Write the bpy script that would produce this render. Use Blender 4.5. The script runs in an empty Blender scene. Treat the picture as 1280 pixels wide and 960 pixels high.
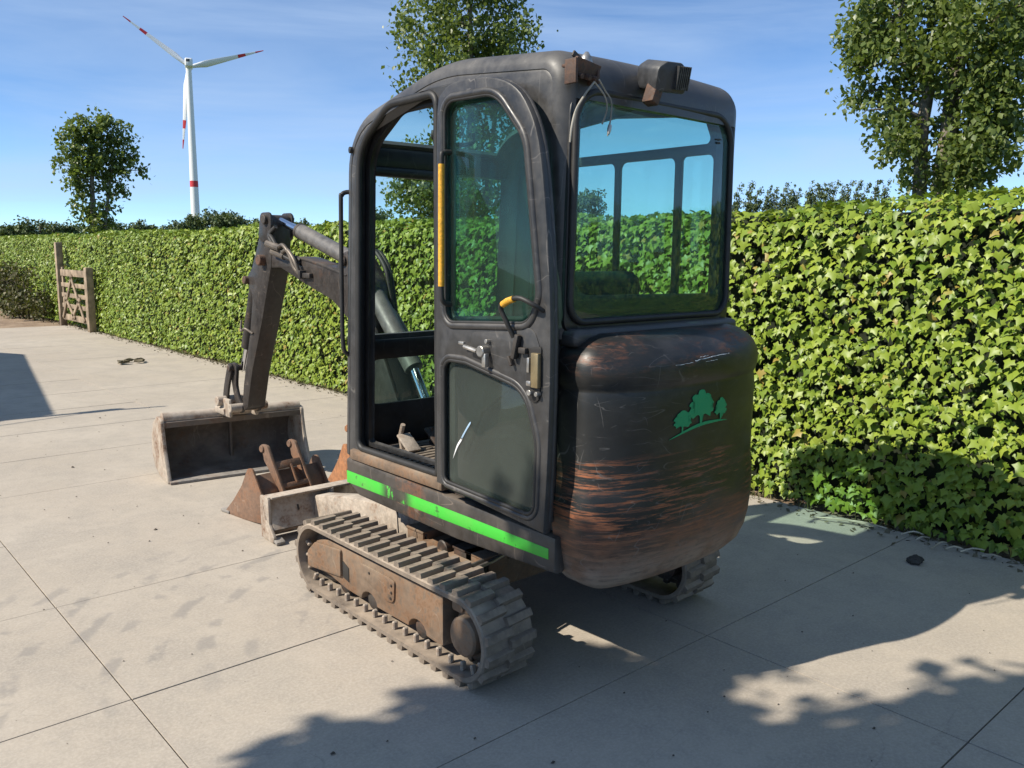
import bpy, bmesh, math, random
import numpy as np
from mathutils import Vector, Matrix
from math import radians, pi, sin, cos, sqrt

rnd = random.Random(7)
rng = np.random.default_rng(11)
scene = bpy.context.scene
COL = scene.collection

# ------------------------------------------------------------------ camera
cam_d = bpy.data.cameras.new('camera')
cam = bpy.data.objects.new('camera', cam_d)
COL.objects.link(cam)
yaw, pitch, roll = radians(41.7), radians(8.8), radians(0.55)
f_ = Vector((sin(yaw) * cos(pitch), cos(yaw) * cos(pitch), -sin(pitch)))
r_ = Vector((cos(yaw), -sin(yaw), 0))
u_ = r_.cross(f_)
r2 = r_ * cos(roll) + u_ * sin(roll)
u2 = -r_ * sin(roll) + u_ * cos(roll)
M = Matrix(((r2.x, u2.x, -f_.x), (r2.y, u2.y, -f_.y), (r2.z, u2.z, -f_.z))).to_4x4()
M.translation = (0, 0, 1.55)
cam.matrix_world = M
cam_d.sensor_width = 36
cam_d.lens = 36 * 1050 / 1280
cam_d.clip_start = 0.05
cam_d.clip_end = 6000
scene.camera = cam

# ------------------------------------------------------------------ sky and sun
SUN = Vector((-1.0, 0.32, 0.93)).normalized()
world = bpy.data.worlds.new('World')
scene.world = world
world.use_nodes = True
wn, wl = world.node_tree.nodes, world.node_tree.links
wn.clear()
w_out = wn.new('ShaderNodeOutputWorld')
w_bg = wn.new('ShaderNodeBackground')
w_sky = wn.new('ShaderNodeTexSky')
w_sky.sky_type = 'NISHITA'
w_sky.sun_disc = False
w_sky.sun_elevation = math.asin(SUN.z)
w_sky.sun_rotation = math.atan2(SUN.x, SUN.y)
w_sky.air_density = 0.58
w_sky.dust_density = 0.0
w_sky.ozone_density = 3.0
w_sky.altitude = 1500
w_bg.inputs['Strength'].default_value = 0.135
# thin cirrus: noise stretched along the horizon, laid over the sky
w_tc = wn.new('ShaderNodeTexCoord')
w_map = wn.new('ShaderNodeMapping')
w_map.inputs['Rotation'].default_value = (0.05, 0.10, 0.6)
w_map.inputs['Scale'].default_value = (0.8, 1.2, 7.0)
w_no = wn.new('ShaderNodeTexNoise')
w_no.inputs['Scale'].default_value = 1.7
w_no.inputs['Detail'].default_value = 7
w_no.inputs['Roughness'].default_value = 0.58
w_no.inputs['Distortion'].default_value = 0.5
w_rmp = wn.new('ShaderNodeMapRange')
w_rmp.inputs['From Min'].default_value = 0.34
w_rmp.inputs['From Max'].default_value = 0.74
w_rmp.inputs['To Max'].default_value = 0.66
w_mix = wn.new('ShaderNodeMix')
w_mix.data_type = 'RGBA'
w_mix.inputs['B'].default_value = (2.7, 3.55, 4.9, 1)
wl.new(w_tc.outputs['Generated'], w_map.inputs['Vector'])
wl.new(w_map.outputs['Vector'], w_no.inputs['Vector'])
wl.new(w_no.outputs['Fac'], w_rmp.inputs['Value'])
wl.new(w_rmp.outputs['Result'], w_mix.inputs['Factor'])
w_tint = wn.new('ShaderNodeMix')
w_tint.data_type = 'RGBA'
w_tint.blend_type = 'MULTIPLY'
w_tint.inputs['Factor'].default_value = 1.0
w_tint.inputs['B'].default_value = (0.85, 0.99, 1.02, 1)
wl.new(w_sky.outputs['Color'], w_tint.inputs['A'])
wl.new(w_tint.outputs['Result'], w_mix.inputs['A'])
wl.new(w_mix.outputs['Result'], w_bg.inputs['Color'])
wl.new(w_bg.outputs['Background'], w_out.inputs['Surface'])

sun_d = bpy.data.lights.new('sun', 'SUN')
sun_d.energy = 4.6
sun_d.angle = radians(0.53)
sun_d.color = (1.0, 0.925, 0.80)
sun_o = bpy.data.objects.new('sun', sun_d)
COL.objects.link(sun_o)
sun_o.rotation_euler = (-SUN).to_track_quat('-Z', 'Y').to_euler()
sun_o.location = (-10, 3, 12)

scene.view_settings.view_transform = 'Standard'
scene.view_settings.look = 'None'
scene.view_settings.exposure = 0.56
scene.view_settings.gamma = 1.0
scene.view_settings.use_curve_mapping = False
scene.render.engine = 'CYCLES'
scene.cycles.max_bounces = 8
scene.cycles.transparent_max_bounces = 24
scene.cycles.caustics_reflective = False
scene.cycles.caustics_refractive = False


# ------------------------------------------------------------------ material helpers
class NT:
    def __init__(s, name):
        s.m = bpy.data.materials.new(name)
        s.m.use_nodes = True
        s.n, s.l = s.m.node_tree.nodes, s.m.node_tree.links
        s.b = s.n['Principled BSDF']
        s.o = s.n['Material Output']
        s.tc = s.n.new('ShaderNodeTexCoord')

    def link(s, a, b):
        s.l.new(a, b)

    def coord(s, scale=(1, 1, 1), loc=(0, 0, 0), rot=(0, 0, 0), kind='Object'):
        mp = s.n.new('ShaderNodeMapping')
        mp.inputs['Scale'].default_value = scale
        mp.inputs['Location'].default_value = loc
        mp.inputs['Rotation'].default_value = rot
        s.l.new(s.tc.outputs[kind], mp.inputs['Vector'])
        return mp.outputs['Vector']

    def noise(s, scale, detail=6, rough=0.55, vec=None, dist=0.0):
        t = s.n.new('ShaderNodeTexNoise')
        t.inputs['Scale'].default_value = scale
        t.inputs['Detail'].default_value = detail
        t.inputs['Roughness'].default_value = rough
        t.inputs['Distortion'].default_value = dist
        s.l.new(vec if vec is not None else s.coord(), t.inputs['Vector'])
        return t.outputs['Fac']

    def voro(s, scale, vec=None, feature='F1'):
        t = s.n.new('ShaderNodeTexVoronoi')
        t.feature = feature
        t.inputs['Scale'].default_value = scale
        s.l.new(vec if vec is not None else s.coord(), t.inputs['Vector'])
        return t.outputs['Distance']

    def rng(s, v, a, b, c=0.0, d=1.0):
        t = s.n.new('ShaderNodeMapRange')
        t.interpolation_type = 'SMOOTHSTEP'
        for k, x in (('From Min', a), ('From Max', b), ('To Min', c), ('To Max', d)):
            t.inputs[k].default_value = x
        s.l.new(v, t.inputs['Value'])
        return t.outputs['Result']

    def math(s, op, a, b=None):
        t = s.n.new('ShaderNodeMath')
        t.operation = op
        for i, x in enumerate((a, b)):
            if x is None:
                continue
            if isinstance(x, (int, float)):
                t.inputs[i].default_value = x
            else:
                s.l.new(x, t.inputs[i])
        return t.outputs[0]

    def mix(s, fac, a, b):
        t = s.n.new('ShaderNodeMix')
        t.data_type = 'RGBA'
        for k, x in (('Factor', fac), ('A', a), ('B', b)):
            if isinstance(x, (int, float)):
                t.inputs[k].default_value = x
            elif isinstance(x, tuple):
                t.inputs[k].default_value = (*x, 1)
            else:
                s.l.new(x, t.inputs[k])
        return t.outputs['Result']

    def sep(s, kind='Object'):
        t = s.n.new('ShaderNodeSeparateXYZ')
        s.l.new(s.tc.outputs[kind], t.inputs[0])
        return t.outputs

    def upness(s):
        g = s.n.new('ShaderNodeNewGeometry')
        t = s.n.new('ShaderNodeSeparateXYZ')
        s.l.new(g.outputs['Normal'], t.inputs[0])
        return t.outputs['Z']

    def island(s):
        g = s.n.new('ShaderNodeNewGeometry')
        return g.outputs['Random Per Island']

    def objrand(s):
        return s.n.new('ShaderNodeObjectInfo').outputs['Random']

    def hair(s, scale, sc, rot, w=0.005):
        """hair-line scratches: thin contour lines of a stretched noise, broken up by another"""
        n = s.noise(scale, 1.5, 0.4, s.coord(sc, rot=rot), 0.6)
        d = s.math('ABSOLUTE', s.math('SUBTRACT', n, 0.5))
        return s.math('MULTIPLY', s.rng(d, w * 0.3, w, 1, 0), s.rng(s.noise(scale * 1.7, 3, 0.6, s.coord(loc=(4, 2, 9))), 0.48, 0.60))

    def bump(s, h, strength=0.3, dist=0.01):
        t = s.n.new('ShaderNodeBump')
        t.inputs['Strength'].default_value = strength
        t.inputs['Distance'].default_value = dist
        s.l.new(h, t.inputs['Height'])
        s.l.new(t.outputs['Normal'], s.b.inputs['Normal'])

    def set(s, color=None, rough=None, metal=None, spec=None):
        for k, x in (('Base Color', color), ('Roughness', rough), ('Metallic', metal), ('Specular IOR Level', spec)):
            if x is None:
                continue
            if isinstance(x, (int, float)):
                s.b.inputs[k].default_value = x
            elif isinstance(x, tuple):
                s.b.inputs[k].default_value = (*x, 1)
            else:
                s.l.new(x, s.b.inputs[k])
        return s


MAT = {}


def simple(name, col, rough=0.6, metal=0.0, var=0.35, vscale=6.0, bump=0.0):
    t = NT(name)
    n = t.noise(vscale, 6, 0.6)
    lo = tuple(c * (1 - var) for c in col)
    hi = tuple(min(1, c * (1 + var)) for c in col)
    t.set(t.mix(t.rng(n, 0.3, 0.7), lo, hi), rough, metal)
    if bump:
        t.bump(t.noise(vscale * 8, 4, 0.6), bump, 0.004)
    MAT[name] = t.m
    return t.m


def worn(name, base, dust, dust_amt=0.5, rough=0.45, rust=None, rust_amt=0.3, scale=5.0, metal=0.0, scratch=0.25, bump=0.15):
    """painted or bare surface with dust on the upper faces, blotches, scratches and rust"""
    t = NT(name)
    n1 = t.noise(scale, 8, 0.62)
    n2 = t.noise(scale * 6, 6, 0.65)
    c = t.mix(t.rng(n2, 0.3, 0.75), tuple(x * 0.7 for x in base), tuple(x * 1.35 for x in base))
    if rust:
        rm = t.math('MULTIPLY', t.rng(t.noise(scale * 0.8, 9, 0.7, t.coord(loc=(3, 7, 1))), 0.62 - 0.25 * rust_amt, 0.72 - 0.2 * rust_amt), t.rng(n2, 0.35, 0.6))
        rc = t.mix(t.rng(n2, 0.4, 0.7), rust, tuple(x * 0.45 for x in rust))
        c = t.mix(rm, c, rc)
    # fine scratches
    s1 = t.hair(7, (1, 0.25, 1.2), (0.5, 0.2, 0.7), 0.005)
    s2 = t.hair(6, (1.3, 1, 0.3), (0.9, 0.4, 0.1), 0.005)
    sc = t.math('MULTIPLY', t.math('MAXIMUM', s1, s2), scratch * 1.6)
    c = t.mix(sc, c, dust)
    up = t.rng(t.upness(), -0.25, 0.95)
    dm = t.math('MULTIPLY', t.math('MULTIPLY', t.math('ADD', t.math('MULTIPLY', up, 0.75), 0.25), t.rng(n1, 0.25, 0.72)), dust_amt)
    c = t.mix(dm, c, dust)
    t.set(c, t.math('ADD', t.math('MULTIPLY', dm, 0.5), t.rng(n2, 0.2, 0.8, rough * 0.75, min(0.95, rough * 1.3))), metal)
    if bump:
        t.bump(n2, bump, 0.003)
    MAT[name] = t.m
    return t


def build_materials():
    # concrete slabs
    t = NT('concrete')
    wv = t.coord()
    big = t.noise(0.55, 6, 0.6, wv)
    mid = t.noise(3.0, 9, 0.68, t.coord((1, 0.85, 1)), 0.4)
    fine = t.noise(85, 3, 0.7, wv)
    c = t.mix(t.rng(big, 0.3, 0.7), (0.385, 0.330, 0.265), (0.455, 0.400, 0.330))
    c = t.mix(t.math('MULTIPLY', t.rng(mid, 0.38, 0.68), 0.70), c, (0.325, 0.288, 0.243))
    mot = t.noise(14, 7, 0.7, t.coord(loc=(2, 6, 0)), 0.3)
    c = t.mix(t.math('MULTIPLY', t.rng(mot, 0.45, 0.70), 0.40), c, (0.30, 0.268, 0.228))
    c = t.mix(t.math('MULTIPLY', t.rng(mot, 0.28, 0.42, 1, 0), 0.35), c, (0.53, 0.475, 0.40))
    blot = t.rng(t.noise(1.4, 9, 0.72, t.coord(loc=(7, 3, 0)), 0.8), 0.52, 0.70)
    c = t.mix(t.math('MULTIPLY', blot, 0.30), c, (0.27, 0.243, 0.21))
    crack = t.hair(0.9, (1, 1.3, 1), (0, 0, 0.4), 0.0016)
    c = t.mix(t.math('MULTIPLY', crack, 0.22), c, (0.16, 0.14, 0.12))
    c = t.mix(t.math('MULTIPLY', t.rng(fine, 0.35, 0.75), 0.45), c, (0.56, 0.50, 0.42))
    # scuffs left by turning tracks
    sw = t.n.new('ShaderNodeTexWave')
    sw.wave_type = 'RINGS'
    sw.rings_direction = 'Z'
    sw.inputs['Scale'].default_value = 1.9
    sw.inputs['Distortion'].default_value = 2.2
    sw.inputs['Detail'].default_value = 4
    sw.inputs['Detail Scale'].default_value = 1.6
    t.link(t.coord((1, 1, 1), (-2.3, -2.6, 0)), sw.inputs['Vector'])
    ys = t.sep()[1]
    band = t.math('MULTIPLY', t.rng(ys, 2.6, 3.2), t.rng(ys, 3.9, 4.6, 1, 0))
    patch = t.rng(t.noise(5.5, 3, 0.5, t.coord((1, 1, 1), (5, 2, 0))), 0.50, 0.60)
    scm = t.math('MULTIPLY', t.math('MULTIPLY', t.rng(sw.outputs['Fac'], 0.55, 0.95), patch), band)
    c = t.mix(t.math('MULTIPLY', scm, 0.5), c, (0.22, 0.205, 0.19))
    # pale cement flecks and dark specks
    sp = t.rng(t.voro(46, wv), 0.05, 0.10, 1, 0)
    c = t.mix(t.math('MULTIPLY', sp, t.rng(t.noise(4, 3, 0.5, t.coord(loc=(9, 1, 0))), 0.52, 0.7, 0, 0.7)), c, (0.60, 0.56, 0.50))
    dk = t.rng(t.voro(21, t.coord(loc=(0.3, 0.9, 0))), 0.035, 0.06, 1, 0)
    c = t.mix(t.math('MULTIPLY', dk, t.rng(t.noise(2.2, 3, 0.5, t.coord(loc=(1, 8, 0))), 0.5, 0.62, 0, 0.75)), c, (0.10, 0.085, 0.07))
    # small per-slab difference
    c = t.mix(t.math('MULTIPLY', t.objrand(), 0.10), c, (0.34, 0.30, 0.25))
    t.set(c, t.rng(mid, 0.2, 0.8, 0.78, 0.95), None, 0.3)
    t.bump(t.math('ADD', t.math('MULTIPLY', fine, 0.35), mid), 0.22, 0.006)
    MAT['concrete'] = t.m
    simple('joint_dirt', (0.15, 0.13, 0.105), 0.95, var=0.5, vscale=14, bump=0.6)
    t = NT('soil')
    c = t.mix(t.rng(t.noise(3, 8, 0.65), 0.3, 0.7), (0.20, 0.135, 0.085), (0.34, 0.25, 0.17))
    t.set(c, 0.95)
    t.bump(t.noise(14, 8, 0.7), 0.7, 0.03)
    MAT['soil'] = t.m
    t = NT('field')
    c = t.mix(t.rng(t.noise(0.12, 8, 0.65), 0.3, 0.7), (0.055, 0.085, 0.02), (0.12, 0.13, 0.045))
    t.set(c, 0.95)
    t.bump(t.noise(6, 8, 0.7), 0.7, 0.05)
    MAT['field'] = t.m

    def leaf(name, a, b, c3, rough=0.38, trans=0.35, spec=0.5, old=None):
        t = NT(name)
        i = t.island()
        n = t.noise(0.8, 4, 0.6)
        c = t.mix(i, a, b)
        c = t.mix(t.math('MULTIPLY', t.rng(n, 0.4, 0.7), 0.6), c, c3)
        if old:
            c = t.mix(t.math('MULTIPLY', t.rng(i, 0.972, 0.980), 0.85), c, old)
        t.set(c, rough, None, spec)
        tr = t.n.new('ShaderNodeBsdfTranslucent')
        t.link(t.mix(0.5, c, (0.22, 0.30, 0.02)), tr.inputs['Color'])
        ms = t.n.new('ShaderNodeMixShader')
        ms.inputs[0].default_value = trans
        t.link(t.b.outputs[0], ms.inputs[1])
        t.link(tr.outputs[0], ms.inputs[2])
        t.link(ms.outputs[0], t.o.inputs['Surface'])
        MAT[name] = t.m
        return t
    leaf('ivy', (0.095, 0.170, 0.014), (0.320, 0.390, 0.052), (0.20, 0.28, 0.028), 0.42, 0.18, 0.35, (0.30, 0.21, 0.05))
    leaf('poplar_leaf', (0.075, 0.120, 0.030), (0.215, 0.26, 0.072), (0.14, 0.19, 0.046), 0.40, 0.42)
    leaf('far_leaf', (0.060, 0.092, 0.034), (0.13, 0.165, 0.060), (0.09, 0.125, 0.045), 0.6, 0.15)
    leaf('dry_shrub_leaf', (0.06, 0.07, 0.022), (0.13, 0.11, 0.04), (0.09, 0.09, 0.03), 0.6, 0.15)
    leaf('grass_blade', (0.07, 0.11, 0.02), (0.22, 0.19, 0.08), (0.12, 0.14, 0.04), 0.6, 0.2)
    simple('hedge_core', (0.012, 0.018, 0.006), 0.95)  # near-black colour stands in for the shade deep between the leaves
    simple('bark', (0.17, 0.145, 0.115), 0.9, var=0.5, vscale=9, bump=0.8)
    simple('stem', (0.09, 0.075, 0.05), 0.9)
    simple('straw', (0.50, 0.43, 0.32), 0.8, var=0.4)
    simple('clod', (0.045, 0.04, 0.035), 0.95, bump=0.8)
    simple('debris', (0.08, 0.065, 0.05), 0.95)
    simple('dead_leaf', (0.12, 0.10, 0.06), 0.85)
    simple('wood', (0.27, 0.205, 0.14), 0.85, var=0.4, vscale=5, bump=0.4)
    simple('turbine_white', (0.78, 0.78, 0.77), 0.45, var=0.03)
    simple('turbine_red', (0.55, 0.03, 0.035), 0.5, var=0.1)
    simple('turbine_grey', (0.07, 0.075, 0.08), 0.5)
    simple('shed_wall', (0.42, 0.40, 0.37), 0.9)

    # excavator
    worn('door_paint', (0.026, 0.026, 0.027), (0.17, 0.155, 0.14), 0.50, 0.36, None, 0, 5.0, scratch=0.35)
    worn('cab_plastic', (0.034, 0.034, 0.036), (0.20, 0.185, 0.165), 0.50, 0.36, None, 0, 3.2, scratch=0.22)
    worn('cab_black', (0.014, 0.014, 0.015), (0.15, 0.14, 0.125), 0.35, 0.38, None, 0, 4, scratch=0.12)
    worn('roof_rear', (0.050, 0.044, 0.040), (0.21, 0.17, 0.135), 0.55, 0.5, (0.16, 0.085, 0.05), 0.5, 4)
    worn('body_paint', (0.035, 0.032, 0.030), (0.20, 0.16, 0.125), 0.75, 0.4, (0.19, 0.075, 0.035), 0.3, 4.5, scratch=0.45)
    worn('arm_paint', (0.026, 0.022, 0.020), (0.155, 0.125, 0.10), 0.48, 0.36, (0.10, 0.052, 0.03), 0.25, 5, scratch=0.3)
    worn('frame_rust', (0.135, 0.088, 0.056), (0.34, 0.27, 0.20), 0.75, 0.75, (0.235, 0.115, 0.052), 0.75, 6, scratch=0.2, bump=0.35)
    worn('mud_steel', (0.33, 0.275, 0.22), (0.52, 0.45, 0.37), 0.9, 0.85, (0.20, 0.10, 0.05), 0.6, 7, scratch=0.15, bump=0.7)
    worn('bucket_in', (0.105, 0.082, 0.066), (0.30, 0.25, 0.20), 0.7, 0.6, (0.15, 0.075, 0.04), 0.5, 5, bump=0.3)
    worn('bucket_rust', (0.155, 0.088, 0.055), (0.30, 0.22, 0.16), 0.4, 0.7, (0.27, 0.12, 0.055), 0.7, 6, bump=0.4)
    worn('bucket_orange', (0.30, 0.125, 0.050), (0.36, 0.24, 0.16), 0.35, 0.8, (0.18, 0.075, 0.035), 0.6, 6, bump=0.4)
    worn('grey_steel', (0.19, 0.175, 0.16), (0.36, 0.325, 0.28), 0.6, 0.6, (0.16, 0.08, 0.045), 0.4, 6, bump=0.35)
    worn('dark_steel', (0.024, 0.021, 0.019), (0.17, 0.135, 0.105), 0.5, 0.55, (0.10, 0.05, 0.03), 0.5, 6)
    worn('cyl_paint', (0.10, 0.095, 0.09), (0.24, 0.215, 0.185), 0.45, 0.4, None, 0, 4, scratch=0.2)
    worn('rubber', (0.028, 0.028, 0.029), (0.36, 0.295, 0.225), 0.0, 0.7, None, 0, 5, scratch=0.12, bump=0.4)
    worn('rubber_dusty', (0.140, 0.112, 0.088), (0.41, 0.33, 0.25), 1.0, 0.85, None, 0, 6, scratch=0.15, bump=0.5)
    worn('floor_mat', (0.16, 0.13, 0.10), (0.33, 0.28, 0.22), 0.8, 0.9, None, 0, 7, bump=0.4)
    worn('seat_fabric', (0.022, 0.023, 0.024), (0.11, 0.105, 0.10), 0.3, 0.8, None, 0, 6)
    worn('lamp_plastic', (0.030, 0.031, 0.034), (0.18, 0.175, 0.165), 0.35, 0.4, None, 0, 8)
    worn('rusty_bracket', (0.055, 0.032, 0.024), (0.22, 0.15, 0.11), 0.4, 0.7, (0.17, 0.075, 0.04), 0.7, 12, bump=0.5)
    simple('gasket', (0.020, 0.019, 0.018), 0.55, var=0.3, vscale=14)
    simple('hose', (0.022, 0.020, 0.018), 0.6)
    simple('pipe', (0.15, 0.125, 0.10), 0.5, 0.4)
    simple('chrome', (0.72, 0.74, 0.78), 0.13, 1.0, var=0.05)
    simple('steel', (0.42, 0.40, 0.37), 0.4, 0.8, var=0.3, vscale=20)
    simple('brass', (0.32, 0.25, 0.14), 0.45, 0.6)
    worn('yellow_grip', (0.72, 0.36, 0.02), (0.45, 0.33, 0.16), 0.25, 0.5, (0.05, 0.04, 0.03), 0.25, 18)
    simple('wire', (0.28, 0.26, 0.22), 0.6)
    simple('print_black', (0.02, 0.02, 0.02), 0.6)

    # green stripe, chipped in places
    t = NT('stripe_green')
    chip = t.rng(t.noise(26, 6, 0.7), 0.60, 0.66)
    y = t.sep()[1]
    zone = t.math('MULTIPLY', t.rng(y, 2.78, 2.86), t.rng(y, 2.98, 3.06, 1, 0))
    chip2 = t.math('MULTIPLY', zone, t.rng(t.noise(30, 5, 0.7, t.coord((1, 1, 0.6))), 0.36, 0.50))
    c = t.mix(t.math('MAXIMUM', t.math('MULTIPLY', chip, 0.7), chip2), (0.05, 0.47, 0.04), (0.035, 0.032, 0.03))
    c = t.mix(t.math('MULTIPLY', t.rng(t.noise(5, 6, 0.6), 0.4, 0.8), 0.25), c, (0.25, 0.3, 0.12))
    t.set(c, 0.42)
    MAT['stripe_green'] = t.m
    t = NT('emblem_green')
    t.set(t.mix(t.rng(t.noise(30, 6, 0.7), 0.62, 0.70), (0.004, 0.30, 0.115), (0.02, 0.03, 0.02)), 0.5)
    MAT['emblem_green'] = t.m

    # counterweight: gloss black worn through to rusty orange casting
    t = NT('counterweight_paint')
    xyz = t.sep()
    z = xyz[2]
    x = xyz[0]
    n_s = t.noise(7, 9, 0.72, t.coord((1, 1, 5.5)))
    n_s2 = t.noise(16, 8, 0.7, t.coord((0.6, 0.6, 7), rot=(0, 0.08, 0)))
    n_b = t.noise(4, 8, 0.65)
    lowb = t.rng(z, 0.45, 0.84, 1, 0)
    leftside = t.rng(x, 2.0, 2.62, 1, 0)
    band1 = t.math('MULTIPLY', t.math('MULTIPLY', t.rng(z, 0.70, 0.75), t.rng(z, 0.83, 0.88, 1, 0)), leftside)
    topb = t.math('MULTIPLY', t.rng(z, 1.13, 1.25), t.rng(z, 1.30, 1.33, 1, 0.4))
    n_p = t.noise(3.2, 7, 0.62, t.coord((1, 1, 3.2), loc=(0.7, 0.2, 0.35)))
    n_g = t.noise(15, 9, 0.72, t.coord((0.30, 0.30, 5.0), rot=(0, 0.03, 0)))
    fine_g = t.noise(40, 4, 0.7, t.coord((0.5, 0.5, 1.5)))
    low = t.rng(t.math('ADD', z, t.math('MULTIPLY', t.math('SUBTRACT', n_p, 0.5), 0.35)), 0.50, 0.70, 1, 0)
    scr = t.math('MULTIPLY', t.rng(n_g, 0.50, 0.56), t.math('MULTIPLY', t.rng(z, 0.84, 0.90, 1, 0), t.math('MULTIPLY', t.rng(n_p, 0.36, 0.54), t.rng(x, 2.25, 2.95, 1.0, 0.35))))
    z3 = t.math('MULTIPLY', t.math('MULTIPLY', t.rng(n_p, 0.42, 0.62), topb), t.rng(fine_g, 0.40, 0.62))
    rust = t.math('MINIMUM', t.math('ADD', t.math('ADD', t.math('MULTIPLY', low, t.rng(fine_g, 0.25, 0.60, 0.45, 0.95)), scr), t.math('MULTIPLY', z3, 0.7)), 1.0)
    rc = t.mix(t.rng(n_s2, 0.35, 0.62), (0.120, 0.066, 0.040), (0.37, 0.125, 0.050))
    rc = t.mix(t.math('MULTIPLY', t.rng(z, 0.50, 0.68, 1, 0), 0.75), rc, (0.20, 0.118, 0.070))
    rc = t.mix(t.math('MULTIPLY', t.rng(z, 0.42, 0.60, 1, 0), t.rng(n_b, 0.3, 0.6)), rc, (0.36, 0.275, 0.21))
    base = t.mix(t.rng(n_b, 0.3, 0.7), (0.010, 0.0105, 0.010), (0.019, 0.019, 0.018))
    c = t.mix(t.math('MULTIPLY', rust, 0.94), base, rc)
    # hair-line scratches on the left half
    k1 = t.hair(5, (0.7, 0.7, 2.6), (0.1, 0.28, 0), 0.006)
    k2 = t.hair(7, (0.4, 0.4, 2.0), (0, -0.35, 0), 0.006)
    k3 = t.hair(6, (1.2, 1.2, 0.5), (0, 0.7, 0), 0.006)
    k = t.math('MULTIPLY', t.math('MAXIMUM', t.math('MAXIMUM', k1, k2), k3), t.rng(x, 2.0, 2.75, 0.30, 0.05))
    c = t.mix(k, c, (0.24, 0.225, 0.21))
    haze = t.math('MULTIPLY', t.rng(t.noise(5, 7, 0.65, t.coord((1, 1, 2))), 0.45, 0.75), 0.16)
    c = t.mix(haze, c, (0.16, 0.15, 0.14))
    t.set(c, t.math('ADD', t.math('MULTIPLY', rust, 0.38), t.rng(n_b, 0.2, 0.8, 0.30, 0.50)), None, 0.5)
    t.bump(t.math('ADD', n_s2, t.math('MULTIPLY', rust, -0.6)), 0.12, 0.003)
    MAT['counterweight_paint'] = t.m

    # tinted glass: see-through sheet with fresnel gloss and a film of dust
    def glass(name, tint, dust=0.06, dcol=(0.4, 0.42, 0.38)):
        t = NT(name)
        tr = t.n.new('ShaderNodeBsdfTransparent')
        tr.inputs['Color'].default_value = (*tint, 1)
        gl = t.n.new('ShaderNodeBsdfGlossy')
        gl.inputs['Roughness'].default_value = 0.02
        fr = t.n.new('ShaderNodeLayerWeight')
        fr.inputs['Blend'].default_value = 0.5
        m1 = t.n.new('ShaderNodeMixShader')
        t.link(t.math('ADD', t.math('MULTIPLY', t.math('POWER', fr.outputs['Facing'], 5), 0.9), 0.035), m1.inputs[0])
        t.link(tr.outputs[0], m1.inputs[1])
        t.link(gl.outputs[0], m1.inputs[2])
        df = t.n.new('ShaderNodeBsdfDiffuse')
        df.inputs['Color'].default_value = (*dcol, 1)
        spots = t.rng(t.voro(55), 0.06, 0.11, 1, 0)
        spots = t.math('MULTIPLY', spots, t.rng(t.noise(5, 3, 0.5), 0.52, 0.66))
        film = t.math('MULTIPLY', t.rng(t.noise(3, 8, 0.6, t.coord((1, 1, 0.5))), 0.2, 0.9, 0.55, 1.0), dust)
        m2 = t.n.new('ShaderNodeMixShader')
        t.link(t.math('MINIMUM', t.math('ADD', film, t.math('MULTIPLY', spots, 0.35)), 1.0), m2.inputs[0])
        t.link(m1.outputs[0], m2.inputs[1])
        t.link(df.outputs[0], m2.inputs[2])
        t.link(m2.outputs[0], t.o.inputs['Surface'])
        MAT[name] = t.m
    glass('glass_green', (0.70, 0.90, 0.86), 0.03)
    glass('glass_door', (0.56, 0.82, 0.75), 0.035, (0.30, 0.38, 0.34))
    glass('glass_front_low', (0.72, 0.86, 0.80), 0.10, (0.36, 0.42, 0.38))
    glass('glass_lower', (0.55, 0.64, 0.60), 0.20, (0.20, 0.22, 0.20))
    simple('sticker_blue', (0.30, 0.42, 0.55), 0.5)
    glass('glass_clear', (0.88, 0.95, 0.935), 0.010)


build_materials()


# ------------------------------------------------------------------ mesh helpers
def link(o, parent=None, inv=None):
    COL.objects.link(o)
    if parent is not None:
        o.parent = parent
        if inv is not None:
            o.matrix_parent_inverse = Matrix.Translation(inv)
    return o


def tag(o, label=None, cat=None, group=None, kind=None):
    for k, v in (('label', label), ('category', cat), ('group', group), ('kind', kind)):
        if v:
            o[k] = v
    return o


def smooth(me, angle=35):
    me.polygons.foreach_set('use_smooth', [True] * len(me.polygons))
    me.set_sharp_from_angle(angle=radians(angle))


def mesh(name, verts, faces, mat, ang=35):
    me = bpy.data.meshes.new(name)
    me.from_pydata([tuple(v) for v in verts], [], faces)
    me.validate()
    me.materials.append(MAT[mat] if isinstance(mat, str) else mat)
    if ang:
        smooth(me, ang)
    me.update()
    return me


def mesh_np(name, V, F, mat, sm=False):
    V = np.asarray(V, dtype=np.float32)
    F = np.asarray(F, dtype=np.int32)
    me = bpy.data.meshes.new(name)
    k = F.shape[1]
    me.vertices.add(len(V))
    me.vertices.foreach_set('co', V.ravel())
    me.loops.add(F.size)
    me.loops.foreach_set('vertex_index', F.ravel())
    me.polygons.add(len(F))
    me.polygons.foreach_set('loop_start', np.arange(0, F.size, k, dtype=np.int32))
    me.polygons.foreach_set('loop_total', np.full(len(F), k, dtype=np.int32))
    me.update(calc_edges=True)
    me.materials.append(MAT[mat])
    if sm:
        me.polygons.foreach_set('use_smooth', [True] * len(F))
    return me


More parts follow.
